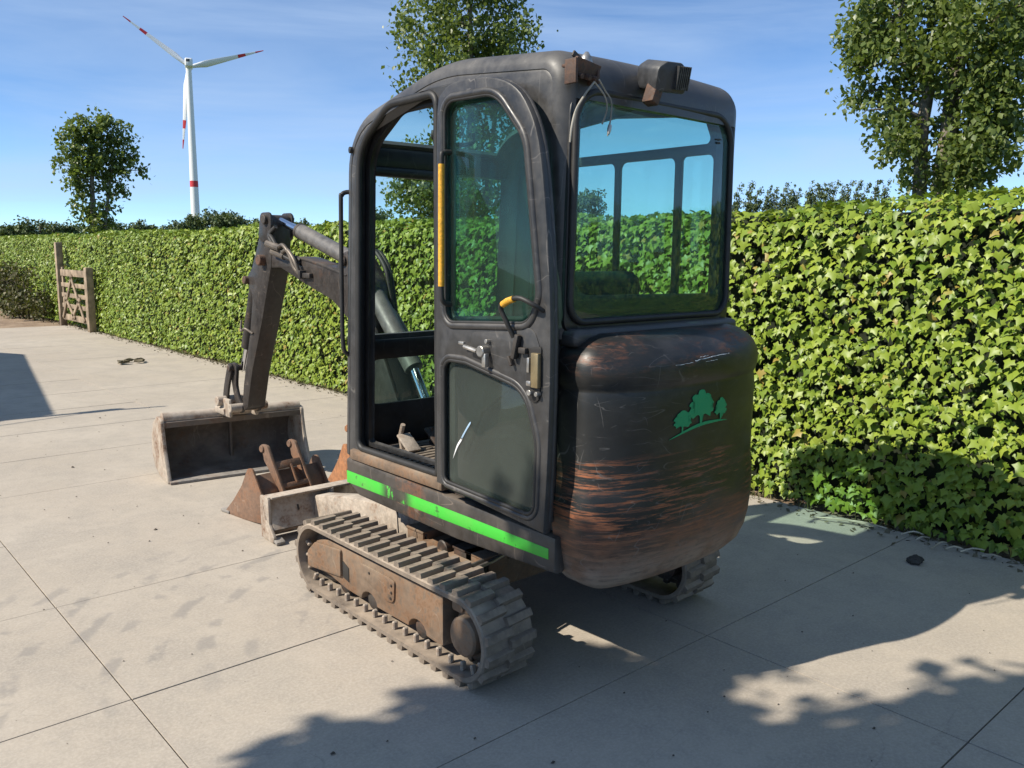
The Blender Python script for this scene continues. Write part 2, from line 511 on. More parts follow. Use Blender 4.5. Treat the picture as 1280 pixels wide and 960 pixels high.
class B:
    """collects shapes into one mesh"""
    def __init__(s):
        s.v, s.f = [], []

    def add(s, verts, faces):
        n = len(s.v)
        s.v += [tuple(v) for v in verts]
        s.f += [tuple(i + n for i in f) for f in faces]
        return s

    def addmesh(s, me):
        s.add([v.co[:] for v in me.vertices], [tuple(p.vertices) for p in me.polygons])
        bpy.data.meshes.remove(me)
        return s

    def box(s, c, d, bev=0.0, rot=None, seg=2):
        bm = bmesh.new()
        bmesh.ops.create_cube(bm, size=1)
        for v in bm.verts:
            v.co = Vector((v.co.x * d[0], v.co.y * d[1], v.co.z * d[2]))
        if bev:
            bmesh.ops.bevel(bm, geom=bm.edges[:], offset=bev, segments=seg, affect='EDGES', profile=0.5)
        R = rot.to_matrix() if hasattr(rot, 'to_matrix') else (Matrix.Identity(3) if rot is None else rot)
        bm.verts.index_update()
        s.add([R @ v.co + Vector(c) for v in bm.verts], [tuple(v.index for v in f.verts) for f in bm.faces])
        bm.free()
        return s

    def tube(s, pts, r, n=10, cap=True):
        pts = [Vector(p) for p in pts]
        rs = r if isinstance(r, (list, tuple)) else [r] * len(pts)
        up = None
        base = len(s.v)
        V = []
        for i, p in enumerate(pts):
            a = pts[max(i - 1, 0)]
            b = pts[min(i + 1, len(pts) - 1)]
            t = (b - a).normalized()
            if up is None:
                up = t.orthogonal().normalized()
            up = (up - t * up.dot(t)).normalized()
            bi = t.cross(up)
            for k in range(n):
                an = 2 * pi * k / n
                V.append(p + (up * cos(an) + bi * sin(an)) * rs[i])
        F = []
        for i in range(len(pts) - 1):
            for k in range(n):
                F.append((i * n + k, i * n + (k + 1) % n, (i + 1) * n + (k + 1) % n, (i + 1) * n + k))
        if cap:
            F.append(tuple(range(n - 1, -1, -1)))
            F.append(tuple((len(pts) - 1) * n + k for k in range(n)))
        return s.add(V, F)

    def cyl(s, a, b, r, n=20):
        """closed cylinder with a small chamfer"""
        a, b = Vector(a), Vector(b)
        d = (b - a)
        L = d.length
        d.normalize()
        e = min(r * 0.12, L * 0.2)
        return s.tube([a, a + d * 0.0005, a + d * e, b - d * e, b - d * 0.0005, b], [r * 0.86, r * 0.88, r, r, r * 0.88, r * 0.86], n)

    def mesh(s, name, mat, ang=35):
        return mesh(name, s.v, s.f, mat, ang)


def rp(pts, seg=6):
    """polygon with rounded corners: (x, y[, radius])"""
    out = []
    n = len(pts)
    for i in range(n):
        p = Vector(pts[i][:2])
        r = pts[i][2] if len(pts[i]) > 2 else 0
        if r <= 0:
            out.append(tuple(p))
            continue
        a = Vector(pts[i - 1][:2]) - p
        b = Vector(pts[(i + 1) % n][:2]) - p
        la, lb = a.length, b.length
        a.normalize()
        b.normalize()
        ang = math.acos(max(-1, min(1, a.dot(b))))
        d = min(r / math.tan(ang / 2), la * 0.49, lb * 0.49)
        rr = d * math.tan(ang / 2)
        c = p + (a + b).normalized() * (rr / sin(ang / 2))
        p0, p1 = p + a * d, p + b * d
        a0 = math.atan2(*(p0 - c).yx)
        a1 = math.atan2(*(p1 - c).yx)
        da = (a1 - a0 + pi) % (2 * pi) - pi
        for k in range(seg + 1):
            t = a0 + da * k / seg
            out.append((c.x + rr * cos(t), c.y + rr * sin(t)))
    return out


def spl(pts, seg=4, closed=False):
    """Catmull-Rom through points"""
    P = [Vector(p) for p in pts]
    n = len(P)
    out = []
    rngi = range(n) if closed else range(n - 1)
    for i in rngi:
        p0 = P[(i - 1) % n] if closed or i > 0 else P[0] * 2 - P[1]
        p1, p2 = P[i], P[(i + 1) % n]
        p3 = P[(i + 2) % n] if closed or i < n - 2 else P[-1] * 2 - P[-2]
        for k in range(seg):
            t = k / seg
            out.append(0.5 * ((2 * p1) + (p2 - p0) * t + (2 * p0 - 5 * p1 + 4 * p2 - p3) * t * t + (3 * p1 - p0 - 3 * p2 + p3) * t ** 3))
    if not closed:
        out.append(P[-1])
    return [tuple(v) for v in out]


def plate(axis, pos, thick, outline, holes=(), bev=0.004, mat='cab_black', name='plate', ang=40):
    """flat plate with holes and rounded edges; outline in (Y,Z) for axis X, (X,Z) for axis Y, (X,Y) for axis Z.
    pos is the plate's middle along the axis"""
    cu = bpy.data.curves.new('tmp', 'CURVE')
    cu.dimensions = '2D'
    cu.fill_mode = 'BOTH'
    cu.bevel_depth = bev
    cu.bevel_resolution = 1
    cu.extrude = max(thick / 2 - bev, 0.0001)
    cu.offset = -bev
    for loop in (outline, *holes):
        sp = cu.splines.new('POLY')
        sp.points.add(len(loop) - 1)
        for p, q in zip(sp.points, loop):
            p.co = (q[0], q[1], 0, 1)
        sp.use_cyclic_u = True
    o = bpy.data.objects.new('tmp', cu)
    COL.objects.link(o)
    dg = bpy.context.evaluated_depsgraph_get()
    me = bpy.data.meshes.new_from_object(o.evaluated_get(dg))
    bpy.data.objects.remove(o)
    bpy.data.curves.remove(cu)
    me.name = name
    for v in me.vertices:
        x, y, z = v.co
        v.co = {'X': (pos + z, x, y), 'Y': (x, pos - z, y), 'Z': (x, y, pos + z)}[axis]
    me.materials.clear()
    me.materials.append(MAT[mat])
    bm = bmesh.new()
    bm.from_mesh(me)
    bmesh.ops.remove_doubles(bm, verts=bm.verts[:], dist=1e-5)
    bmesh.ops.recalc_face_normals(bm, faces=bm.faces[:])
    bm.to_mesh(me)
    bm.free()
    smooth(me, ang)
    return me


def ring_tube(axis, pos, loop, r, mat, name, n=8):
    pts = []
    for q in list(loop) + [loop[0], loop[1]]:
        pts.append({'X': (pos, q[0], q[1]), 'Y': (q[0], pos, q[1])}[axis])
    return B().tube(pts, r, n, cap=False).mesh(name, mat, 60)


def inset(loop, d):
    """offset a simple closed loop inward by d (outward if negative)"""
    n = len(loop)
    A = sum(loop[i][0] * loop[(i + 1) % n][1] - loop[(i + 1) % n][0] * loop[i][1] for i in range(n))
    sg = 1 if A > 0 else -1
    out = []
    for i in range(n):
        p0, p, p1 = Vector(loop[i - 1]), Vector(loop[i]), Vector(loop[(i + 1) % n])
        a = (p - p0)
        b = (p1 - p)
        if a.length < 1e-6:
            a = b.copy()
        if b.length < 1e-6:
            b = a.copy()
        na = Vector((-a.y, a.x)).normalized() * sg
        nb = Vector((-b.y, b.x)).normalized() * sg
        m = na + nb
        m = m.normalized() if m.length > 1e-6 else na
        out.append(tuple(p + m * d / max(0.5, m.dot(na))))
    return out


# ------------------------------------------------------------------ the setting
def sheet(name, x0, x1, y0, y1, z, mat):
    me = mesh(name, [(x0, y0, z), (x1, y0, z), (x1, y1, z), (x0, y1, z)], [(0, 1, 2, 3)], mat, 0)
    return tag(link(bpy.data.objects.new(name, me)), kind='structure')


sheet('field', -3000, 3000, -3000, 3000, -0.06, 'field')
sheet('soil', -8, 5.9, -8, 34, -0.03, 'soil')

XE = [-5.03, -3.08, -1.13, 0.832, 2.785, 4.74]
YE = [0.888 + 1.012 * k for k in range(-5, 19)]
yard = sheet('concrete_yard', XE[0], XE[-1] - 0.01, YE[0], YE[-1], -0.012, 'joint_dirt')


def slab(x0, x1, y0, y1):
    g, e, b = 0.0028, 0.0006, -0.028
    vs = []
    j = [rnd.uniform(-0.0012, 0.0012) for _ in range(4)]
    for (i, z) in ((0, b), (0, -e), (e, 0.0)):
        for q, (sx, sy) in enumerate(((0, 0), (1, 0), (1, 1), (0, 1))):
            vs.append(((x0 + g + i) if sx == 0 else (x1 - g - i), (y0 + g + i) if sy == 0 else (y1 - g - i), z + (j[q] if z > b else 0)))
    fs = [(8, 9, 10, 11)]
    for a in (0, 4):
        for q in range(4):
            w = (q + 1) % 4
            fs.append((a + q, a + w, a + 4 + w, a + 4 + q))
    return mesh('slab', vs, fs, 'concrete', 0)


for i in range(len(XE) - 1):
    for k in range(len(YE) - 1):
        link(bpy.data.objects.new('slab', slab(XE[i], XE[i + 1], YE[k], YE[k + 1])), yard)


# ------------------------------------------------------------------ foliage
def orient(N, T):
    """rotation matrices with local z = N and local -y close to T"""
    N = N / np.linalg.norm(N, axis=1, keepdims=True)
    Yv = -(T - N * np.sum(T * N, axis=1, keepdims=True))
    Yv /= np.linalg.norm(Yv, axis=1, keepdims=True)
    Xv = np.cross(Yv, N)
    return np.stack([Xv, Yv, N], axis=2)


IVY_V = np.array([(0, -0.02, 0.05), (0, 0.20, 0.0), (0.24, 0.40, -0.03), (0.36, 0.16, -0.02), (0.58, 0.02, -0.10), (0.27, -0.18, -0.02),
                  (0, -0.70, -0.08), (-0.27, -0.18, -0.02), (-0.58, 0.02, -0.10), (-0.36, 0.16, -0.02), (-0.24, 0.40, -0.03)], dtype=float)
IVY_F = np.array([(0, i, i + 1) for i in range(1, 10)] + [(0, 10, 1)])[:, ::-1]


def scatter(shapeV, shapeF, P, R, S):
    V = (R @ (shapeV.T[None] * 1.0)).transpose(0, 2, 1) * S[:, None, None] + P[:, None, :]
    n, k = V.shape[:2]
    F = (shapeF[None] + (np.arange(n) * k)[:, None, None]).reshape(-1, shapeF.shape[1])
    return V.reshape(-1, 3), F


def build_hedge():
    Y0, Y1, HX, HT, Z1 = -5.5, 31.0, 4.80, 0.46, 1.845
    root = tag(link(bpy.data.objects.new('ivy_hedge', None)), 'long clipped ivy hedge running behind the excavator along the concrete yard', 'hedge')
    root.location = (HX, 12, 0)
    inv = (-HX, -12, 0)
    b = B().box((HX + HT / 2 + 0.10, (Y0 + Y1) / 2, Z1 / 2 - 0.02), (HT - 0.02, Y1 - Y0, Z1 - 0.03), 0.07)  # filler box, coloured as the shade seen through the leaf gaps
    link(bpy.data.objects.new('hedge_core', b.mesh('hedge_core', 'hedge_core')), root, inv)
    # surface parameter: front face (0..Z1) then the top (Z1..Z1+HT)
    dens = 1120
    n = int(dens * (Y1 - Y0) * (Z1 + HT))
    y = rng.uniform(Y0, Y1, n)
    s = rng.uniform(0.0, Z1 + HT, n)
    keep = rng.uniform(0, 1, n) < np.clip(1.12 - np.maximum(y - 8, 0) * 0.015, 0.75, 1)
    y, s = y[keep], s[keep]
    n = len(y)
    front = s < Z1
    bul = 0.014 * np.sin(y * 2.1 + s * 1.7) + 0.010 * np.sin(y * 5.3 - s * 3.1) + 0.012 * np.sin(y * 0.83 + 1)
    hgt = 0.014 * np.sin(y * 1.3) + 0.012 * np.sin(y * 3.7 + 0.6)
    dep = np.where(rng.uniform(0, 1, n) < 0.3, rng.uniform(-0.10, -0.03, n), rng.uniform(-0.03, 0.035, n))
    rad = 0.14
    z = np.where(front, s, Z1)
    x = np.where(front, HX, HX + (s - Z1))
    # round the upper front edge
    k = np.clip((s - (Z1 - rad)) / (2 * rad), 0, 1) * (pi / 2)
    inr = (s > Z1 - rad) & (s < Z1 + rad)
    x = np.where(inr, HX + rad - rad * np.cos(k), x)
    z = np.where(inr, Z1 - rad + rad * np.sin(k), z)
    nx, nz = -np.cos(k), np.sin(k)
    P = np.stack([x + nx * (bul + dep + 0.02), y, np.maximum(0.035, z * (1 + hgt / Z1) + nz * (bul + dep))], axis=1)
    lean = rng.uniform(0.1, 1.0, n)
    N = np.stack([nx * 1.0, np.zeros(n), nz + lean * -nx], axis=1) + rng.normal(0, 1, (n, 3)) * np.where(s > Z1 - 0.05, 0.62, 0.33)[:, None]
    T = np.stack([-0.35 * np.ones(n), rng.normal(0, 0.45, n), -np.ones(n)], axis=1)
    R = orient(N, T)
    S = np.clip(rng.lognormal(np.log(0.047), 0.28, n), 0.024, 0.085)
    # the 300 leaves that show largest: nearest to the camera, in frame, not behind the machine
    d = np.linalg.norm(P - np.array([0, 0, 1.55]), axis=1)
    seen = (y > 1.42) & (y < 2.6) & (dep > 0.005) & front
    score = np.where(seen, S / d, -1)
    pick = np.argsort(-score)[:300]
    mask = np.ones(n, bool)
    mask[pick] = False
    base = mesh_np('ivy_leaf', IVY_V, IVY_F, 'ivy', True)
    for i in pick:
        o = bpy.data.objects.new('ivy_leaf', base)
        m = Matrix([list(R[i][q]) + [P[i][q]] for q in range(3)] + [[0, 0, 0, 1]])
        link(o, root, inv)
        o.matrix_basis = m @ Matrix.Scale(float(S[i]), 4)
    V, F = scatter(IVY_V, IVY_F, P[mask], R[mask], S[mask])
    fo = link(bpy.data.objects.new('ivy_foliage', mesh_np('ivy_foliage', V, F, 'ivy', True)), root, inv)
    fo['kind'] = 'stuff'


build_hedge()

LEAF_V = np.array([(0, 0.5, 0), (0.36, 0.05, 0.05), (0, -0.55, 0), (-0.36, 0.05, 0.05)], dtype=float)
LEAF_F = np.array([(0, 1, 2), (0, 2, 3)])


def crown_leaves(clumps, n, size, seed, depth=1.0, sub=0.30, per=26):
    """leaves gathered in small sprays spread through ellipsoidal clumps (x, y, z, r)"""
    g = np.random.default_rng(seed)
    C = np.array(clumps, float)
    w = C[:, 3] ** 2.3
    w /= w.sum()
    ns = max(1, n // per)
    ci = g.choice(len(C), ns, p=w)
    v = g.normal(0, 1, (ns, 3))
    v /= np.linalg.norm(v, axis=1, keepdims=True)
    rad = g.uniform(0.25, 1.05, ns) ** 0.6
    ctr = C[ci, :3] + v * (C[ci, 3] * rad)[:, None] * np.array([1, 1, 1.0])
    sr = sub * g.uniform(0.6, 1.3, ns)
    idx = np.repeat(np.arange(ns), per)
    P = ctr[idx] + g.normal(0, 0.5, (len(idx), 3)) * sr[idx][:, None]
    N = g.normal(0, 1, (len(idx), 3)) + np.array([-0.3, 0, 0.6])
    T = g.normal(0, 0.6, (len(idx), 3)) + np.array([0, 0, -1.0])
    S = size * g.uniform(0.7, 1.35, len(idx))
    return scatter(LEAF_V, LEAF_F, P, orient(N, T), S), ctr


def tree(name, label, cat, base, trunks, clumps, n, size, mat, seed, group=None, sub=0.3, per=26, twigs=40, bark='bark'):
    """trunk polylines [(x,y,z,r)...], crown clumps [(x,y,z,r)...] in world metres"""
    root = tag(link(bpy.data.objects.new(name, None)), label, cat, group)
    root.location = base
    inv = tuple(-c for c in base)
    (VF, ctr) = crown_leaves(clumps, n, size, seed, sub=sub, per=per)
    g = random.Random(seed)
    tb = B()
    nodes = []
    for tr in trunks:
        pts = spl(tr, 5)
        tb.tube([p[:3] for p in pts], [p[3] for p in pts], 9)
        nodes += [(Vector(p[:3]), p[3]) for p in pts[2:]]
    trunk = link(bpy.data.objects.new('trunk', tb.mesh('trunk', bark, 60)), root, inv)
    if twigs:
        lb = B()
        targets = [Vector(c[:3]) for c in clumps] + [Vector(ctr[i]) for i in g.sample(range(len(ctr)), min(twigs, len(ctr)))]
        for t in targets:
            q, r = min(nodes, key=lambda a: (a[0] - t).length + max(0, a[0].z - t.z) * 1.5)
            mid = q.lerp(t, 0.5) + Vector((g.uniform(-.1, .1), g.uniform(-.1, .1), 0.08)) * (q - t).length
            r0 = min(r * 0.5, 0.02 + 0.018 * (t - q).length)
            pts = spl([tuple(q), tuple(mid), tuple(t)], 3)
            lb.tube(pts, [r0 * (1 - 0.8 * i / (len(pts) - 1)) for i in range(len(pts))], 5)
        link(bpy.data.objects.new('limbs', lb.mesh('limbs', bark, 60)), trunk)
    cr = link(bpy.data.objects.new('crown', mesh_np('crown', *VF, mat)), root, inv)
    return root


def spread(clumps, amt, seed, k=2):
    """give a flat list of clumps depth along the line of sight: extra clumps nearer and farther"""
    g = random.Random(seed)
    out = []
    for x, y, z, r in clumps:
        d = Vector((x, y, 0)).normalized()
        for j in range(k):
            s = g.uniform(-amt, amt)
            f = 1 + s / Vector((x, y, 0)).length
            out.append((x * f, y * f, 1.55 + (z - 1.55) * f, r))
    return out


RIGHT = [(15.98, 8.29, 6.24, 0.29), (16.08, 8.09, 5.76, 0.44), (16.24, 7.76, 5.92, 0.59), (16.06, 8.12, 4.66, 0.34), (16.12, 8.0, 4.33, 0.19), (16.04, 8.16, 5.25, 0.29), (16.33, 7.56, 5.4, 0.48), (16.42, 7.38, 4.64, 0.38), (16.37, 7.48, 4.1, 0.43), (16.32, 7.59, 3.75, 0.43), (16.45, 7.3, 3.54, 0.33), (16.55, 7.07, 3.13, 0.38), (16.82, 6.4, 3.1, 0.57), (16.94, 6.1, 3.48, 0.57), (16.98, 5.97, 3.85, 0.52), (17.0, 5.92, 4.41, 0.53), (17.01, 5.9, 4.97, 0.63), (16.87, 6.27, 5.68, 0.73), (16.61, 6.93, 5.83, 0.68), (16.57, 7.04, 5.08, 0.48), (17.04, 5.8, 5.69, 0.58), (16.79, 6.5, 4.46, 0.38), (16.67, 6.79, 3.9, 0.28)]
RIGHT_TOP = [(16.2, 7.9, 6.9, 0.7), (16.6, 7.0, 7.2, 0.9), (17.0, 6.0, 7.0, 0.9), (16.5, 7.2, 8.2, 0.9), (16.9, 6.3, 8.4, 0.9), (16.7, 6.8, 9.4, 0.8), (17.3, 5.3, 6.3, 0.8)]
tree('poplar_tree', 'tall leafy poplar with several pale trunks above the right end of the hedge', 'tree', (16.7, 6.75, 0),
     [[(16.62, 7.0, -0.05, .17), (16.56, 7.05, 2.85, .13), (16.54, 7.09, 3.92, .12), (16.56, 7.06, 4.97, .09), (16.34, 7.55, 5.9, .04)],
      [(16.72, 6.7, -0.05, .22), (16.70, 6.71, 2.88, .17), (16.72, 6.66, 3.9, .16), (16.73, 6.64, 5.04, .15), (16.77, 6.53, 6.5, .12), (16.8, 6.4, 8.8, .04)],
      [(16.8, 6.45, -0.05, .16), (16.83, 6.38, 2.91, .11), (16.86, 6.29, 4.33, .10), (16.95, 6.1, 5.8, .05)]],
     spread(RIGHT, 0.8, 1) + RIGHT_TOP, 27000, 0.112, 'poplar_leaf', 21, sub=0.26, per=20, twigs=60)
MID = [(14.04, 19.47, 7.45, 0.84), (15.07, 18.68, 7.69, 1.2), (15.9, 17.98, 7.4, 0.7), (14.56, 19.08, 6.44, 1.0), (15.57, 18.26, 6.46, 1.0), (13.59, 19.78, 6.19, 0.38), (14.2, 19.35, 3.88, 0.95), (13.83, 19.61, 3.01, 0.85), (14.55, 19.09, 2.8, 0.92), (13.47, 19.86, 3.22, 0.38), (15.24, 18.54, 5.19, 1.3), (15.42, 18.39, 3.47, 1.1), (14.73, 18.95, 9.11, 1.4), (15.72, 18.13, 8.93, 0.98), (16.22, 17.69, 7.51, 0.3), (15.0, 18.7, 10.3, 0.9)]
tree('poplar_tree', 'broad green poplar rising directly behind the excavator cab roof', 'tree', (15.05, 18.7, 0),
     [[(15.1, 18.65, -0.05, .19), (15.08, 18.67, 1.93, .14), (15.04, 18.71, 6.24, .10), (15.0, 18.72, 9.6, .03)],
      [(15.0, 18.75, 0.3, .12), (14.7, 19.0, 3.5, .08), (14.35, 19.3, 6.8, .03)],
      [(15.15, 18.6, 0.5, .12), (15.45, 18.35, 4, .08), (15.7, 18.1, 7.5, .03)]],
     spread(MID, 0.9, 2, 1) + MID, 21000, 0.125, 'poplar_leaf', 22, sub=0.34, per=20, twigs=50)
LEFT = [(11.25, 43.57, 6.5, 0.62), (11.75, 43.44, 7.05, 0.75), (12.4, 43.26, 7.25, 0.8), (13.1, 43.05, 7.1, 0.75), (13.55, 42.92, 6.5, 0.55), (11.0, 43.64, 5.6, 0.55), (11.75, 43.44, 5.9, 0.85), (12.6, 43.2, 6.0, 1.0), (13.5, 42.93, 5.7, 0.65), (11.35, 43.55, 4.9, 0.6), (12.2, 43.3, 4.9, 0.9), (13.1, 43.05, 4.8, 0.65), (11.55, 43.5, 3.9, 0.62), (12.45, 43.25, 3.8, 0.8), (11.9, 43.4, 2.9, 0.7), (12.5, 43.2, 2.6, 0.6), (13.95, 42.78, 5.35, 0.22), (14.3, 42.67, 5.3, 0.14), (13.5, 42.95, 4.3, 0.3)]
tree('poplar_tree', 'lone bushy tree standing left of the wind turbine', 'tree', (12.2, 43.3, 0),
     [[(12.2, 43.3, -0.05, .2), (12.1, 43.35, 2.0, .15), (12.08, 43.35, 4.61, .10), (12.3, 43.3, 6.8, .03)],
      [(12.2, 43.3, 1.0, .12), (12.7, 43.15, 4.0, .07), (13.1, 43.05, 6.5, .03)]],
     LEFT + spread(LEFT, 0.6, 3, 1), 7000, 0.18, 'poplar_leaf', 23, sub=0.30, per=18, twigs=30)

# far row of wind-bent poplars
POP = [(166.31, 111.09, 17.92), (167.73, 108.94, 18.24), (168.68, 107.45, 17.35), (169.88, 105.56, 17.14), (170.67, 104.27, 17.47), (171.63, 102.69, 17.79), (172.5, 101.22, 17.42), (173.02, 100.32, 16.88), (174.39, 97.92, 18.04), (174.97, 96.87, 17.33), (175.59, 95.74, 17.82), (176.07, 94.87, 17.63), (176.76, 93.58, 17.77), (177.53, 92.11, 17.23), (178.11, 90.98, 17.54), (178.82, 89.57, 17.85), (179.54, 88.11, 17.47), (180.49, 86.16, 18.09), (181.3, 84.44, 17.88)]
ORD = ['leftmost', 'second', 'third', 'fourth', 'fifth', 'sixth', 'seventh', 'eighth', 'ninth', 'tenth', 'eleventh', 'twelfth', 'thirteenth', 'fourteenth', 'fifteenth', 'sixteenth', 'seventeenth', 'eighteenth', 'rightmost']
for i, (x, y, z) in enumerate(POP):
    cl = []
    for k in range(9):
        h = z - 0.6 - k * 1.15
        lean = 0.028 * (z - k) - 0.4 + (0.9 if k == 0 else 0.5 if k == 1 else 0)
        cl.append((x + r_.x * lean * 0.8 + rnd.uniform(-.2, .2), y + r_.y * lean * 0.8 + rnd.uniform(-.2, .2), h, (0.45 + 0.13 * k if k < 5 else 1.0) * rnd.uniform(0.85, 1.15)))
    place = 'far distant poplar, %s%s in the row above the hedge beside the cab' % (ORD[i], '' if i in (0, 18) else ' from the cab')
    tree('distant_poplar', place, 'tree', (x, y, 0), [[(x, y, -0.1, .22), (x, y, 8, .16), (x, y, z - 1, .04)]], cl, 1500, 0.42, 'far_leaf', 100 + i, 'row of far poplars', sub=0.5, per=10, twigs=0)

BUSH = [(29.55, 147.06, 4.25, 1.14, 'low dark tree at the far left edge above the hedge'),
        (32.91, 146.34, 4.8, 1.86, 'rounded dark tree above the hedge left of the lone tree'),
        (36.5, 145.4, 4.25, 1.5, 'low distant tree tucked against the left side of the lone tree'),
        (42.05, 143.99, 4.76, 1.43, 'small distant tree just right of the lone tree trunk'),
        (44.63, 143.21, 5.45, 1.7, 'rounded distant tree between the lone tree and the turbine'),
        (47.28, 142.35, 4.55, 1.14, 'low distant bush halfway between lone tree and turbine tower'),
        (50.3, 141.3, 4.54, 1.2, 'low distant bush close left of the turbine tower'),
        (52.6, 140.5, 5.36, 1.3, 'small distant tree touching the turbine tower on its left'),
        (54.86, 139.61, 6.07, 1.6, 'distant tree standing just right of the turbine tower'),
        (57.43, 138.57, 7.04, 2.0, 'tallest distant tree between the turbine tower and digger arm'),
        (60.91, 137.08, 6.99, 1.9, 'wide distant tree above the hedge left of the digger arm'),
        (63.79, 135.76, 5.9, 1.6, 'distant tree directly behind the top of the digger arm'),
        (80.97, 126.27, 8.1, 2.0, 'distant tree seen through the open cab doorway'),
        (69.2, 133.0, 5.7, 1.3, 'small distant tree above the arm cylinder'),
        (109.53, 102.49, 11.2, 2.0, 'taller distant tree seen through the rear cab window'),
        (107.2, 104.9, 10.0, 1.6, 'smaller distant tree seen through the rear cab window')]
for i, (x, y, z, r, lab) in enumerate(BUSH):
    z += 0.35
    cl = []
    for k in range(11):
        cl.append((x + rnd.uniform(-1.3, 1.3) * r, y + rnd.uniform(-1, 1) * r, z - rnd.uniform(0.0, 1.0) * r, r * rnd.uniform(0.35, 0.75)))
    k = z - r
    while k > 0.8:
        cl.append((x + rnd.uniform(-.5, .5) * r, y, k, r * 0.95))
        k -= r * 0.9
    tree('distant_tree', lab, 'tree', (x, y, 0), [[(x, y, -0.1, .25), (x, y, z * 0.6, .16), (x, y, z, .05)]], cl, 3000, 0.42, 'far_leaf', 200 + i, 'trees on the far field', sub=0.55, per=10, twigs=0)

# dry bush in front of the far end of the hedge
cl = [(4.45 + rnd.uniform(-.28, .22), 21.6 + rnd.uniform(-1.0, 2.6), rnd.uniform(0.2, 0.95), rnd.uniform(0.2, 0.42)) for _ in range(16)]
tree('shrub', 'brownish scrubby bush against the hedge left of the wooden gate', 'shrub', (4.5, 22.2, 0), [[(4.5, 22.2, -0.05, .03), (4.45, 22.1, .4, .02), (4.4, 22.3, .9, .008)], [(4.5, 21.6, -0.05, .03), (4.45, 21.5, .4, .02), (4.4, 21.4, .9, .008)]],
     cl, 4500, 0.075, 'dry_shrub_leaf', 55, sub=0.14, per=10, twigs=30, bark='stem')

# tree out of the picture to the left that throws the dappled shade over the foreground
k = 1 / SUN.z
def up_sun(x, y, h):
    return (x + SUN.x * k * h, y + SUN.y * k * h, h)
SH = []
for (x, y, h, r) in [(1.15, 1.75, 4.2, .38), (1.45, 1.85, 4.3, .30), (1.75, 1.75, 4.0, .36), (1.0, 1.3, 4.4, .55), (1.6, 1.3, 4.5, .45), (1.95, 1.85, 4.3, .18), (2.15, 1.7, 4.2, .14),
                     (0.5, 0.8, 4.4, .7), (1.2, 0.6, 4.7, .7), (1.9, 0.75, 4.4, .55), (2.3, 0.95, 4.6, .3), (2.75, 0.85, 4.6, .3), (2.6, 0.45, 4.8, .6), (3.05, 0.72, 4.7, .18), (3.3, 0.3, 4.6, .5),
                     (1.78, 2.02, 4.2, .20), (2.15, 1.7, 4.1, .14), (2.05, 1.5, 4.1, .12), (1.35, 2.2, 4.2, .12), (1.65, 2.22, 4.3, .10), (0.0, 0.3, 4.8, .8), (1.5, 0.0, 5.0, .9), (2.6, -0.4, 5.0, .9)]:
    SH.append((*up_sun(x, y, h), r))
for (x, y, r) in [(1.12, 2.05, .16), (1.35, 1.98, .22), (1.6, 1.98, .2), (1.82, 1.88, .2), (1.3, 1.7, .26), (1.6, 1.62, .26), (1.88, 1.6, .2), (1.5, 1.4, .24), (1.8, 1.3, .24), (1.15, 1.5, .26), (2.1, 1.15, .2), (2.0, 0.95, .24), (2.30, 1.80, .13), (2.46, 1.72, .11), (2.14, 1.90, .14), (2.12, 2.06, .10), (2.3, 1.66, .12), (2.45, 1.3, .10), (2.7, 1.15, .10), (2.95, 1.05, .09), (2.3, 1.5, .08), (2.62, 1.32, .07), (3.2, 0.85, .1), (2.85, 0.95, .1)]:
    SH.append((*up_sun(x, y, 4.0 + rnd.uniform(-.2, .3)), r))
tree('shade_tree', 'leafy tree left of the view that casts the dappled shade in the foreground', 'tree', (-4.6, 1.2, 0),
     [[(-4.6, 1.2, -0.05, .16), (-4.4, 1.4, 2.0, .12), (-3.9, 1.9, 4.0, .08), (-3.2, 2.3, 5.0, .03)]], SH, 30000, 0.135, 'poplar_leaf', 77, sub=0.2, per=20, twigs=40)

# shed out of the picture to the left whose eave shades the yard
def shed():
    z1 = 3.0
    o3 = lambda x, y: (x + SUN.x * k * z1, y + SUN.y * k * z1)
    c = [o3(1.97, 8.76), o3(2.84, 14.14), o3(2.55, 14.7), o3(-2.4, 15.6), o3(-2.6, 8.05)]
    root = tag(link(bpy.data.objects.new('shed', None)), 'flat-roofed shed left of the view whose shadow falls across the yard', 'shed')
    root.location = (-3.5, 12, 0)
    inv = (3.5, -12, 0)
    link(bpy.data.objects.new('roof', plate('Z', z1 - 0.05, 0.12, c, (), 0.01, 'turbine_grey', 'roof')), root, inv)
    w = inset(c, 0.45)
    b = B()
    n = len(w)
    b.add([(p[0], p[1], -0.02) for p in w] + [(p[0], p[1], z1 - 0.11) for p in w], [(i, (i + 1) % n, n + (i + 1) % n, n + i) for i in range(n)])
    link(bpy.data.objects.new('wall', b.mesh('wall', 'shed_wall', 0)), root, inv)
    a = Vector((*c[0], z1 - 0.02))
    e = Vector((*o3(2.93, 8.54), z1 + 0.0))
    lb = B().tube([tuple(a + Vector((-.5, -.02, 0))), tuple(a.lerp(e, .45)), tuple(e)], [.035, .03, .018], 8)
    p = a.lerp(e, 0.42)
    lb.box(tuple(p), (0.34, 0.10, 0.10), 0.02)
    link(bpy.data.objects.new('lamp_arm', lb.mesh('lamp_arm', 'turbine_grey')), root, inv)
    w0 = Vector((*o3(1.0, 8.33), z1 - .1))
    link(bpy.data.objects.new('cable', B().tube(spl([tuple(w0), tuple(w0.lerp(p, .6) + Vector((0, -.06, -.1))), tuple(p)], 5), 0.010, 6).mesh('cable', 'hose')), root, inv)


shed()


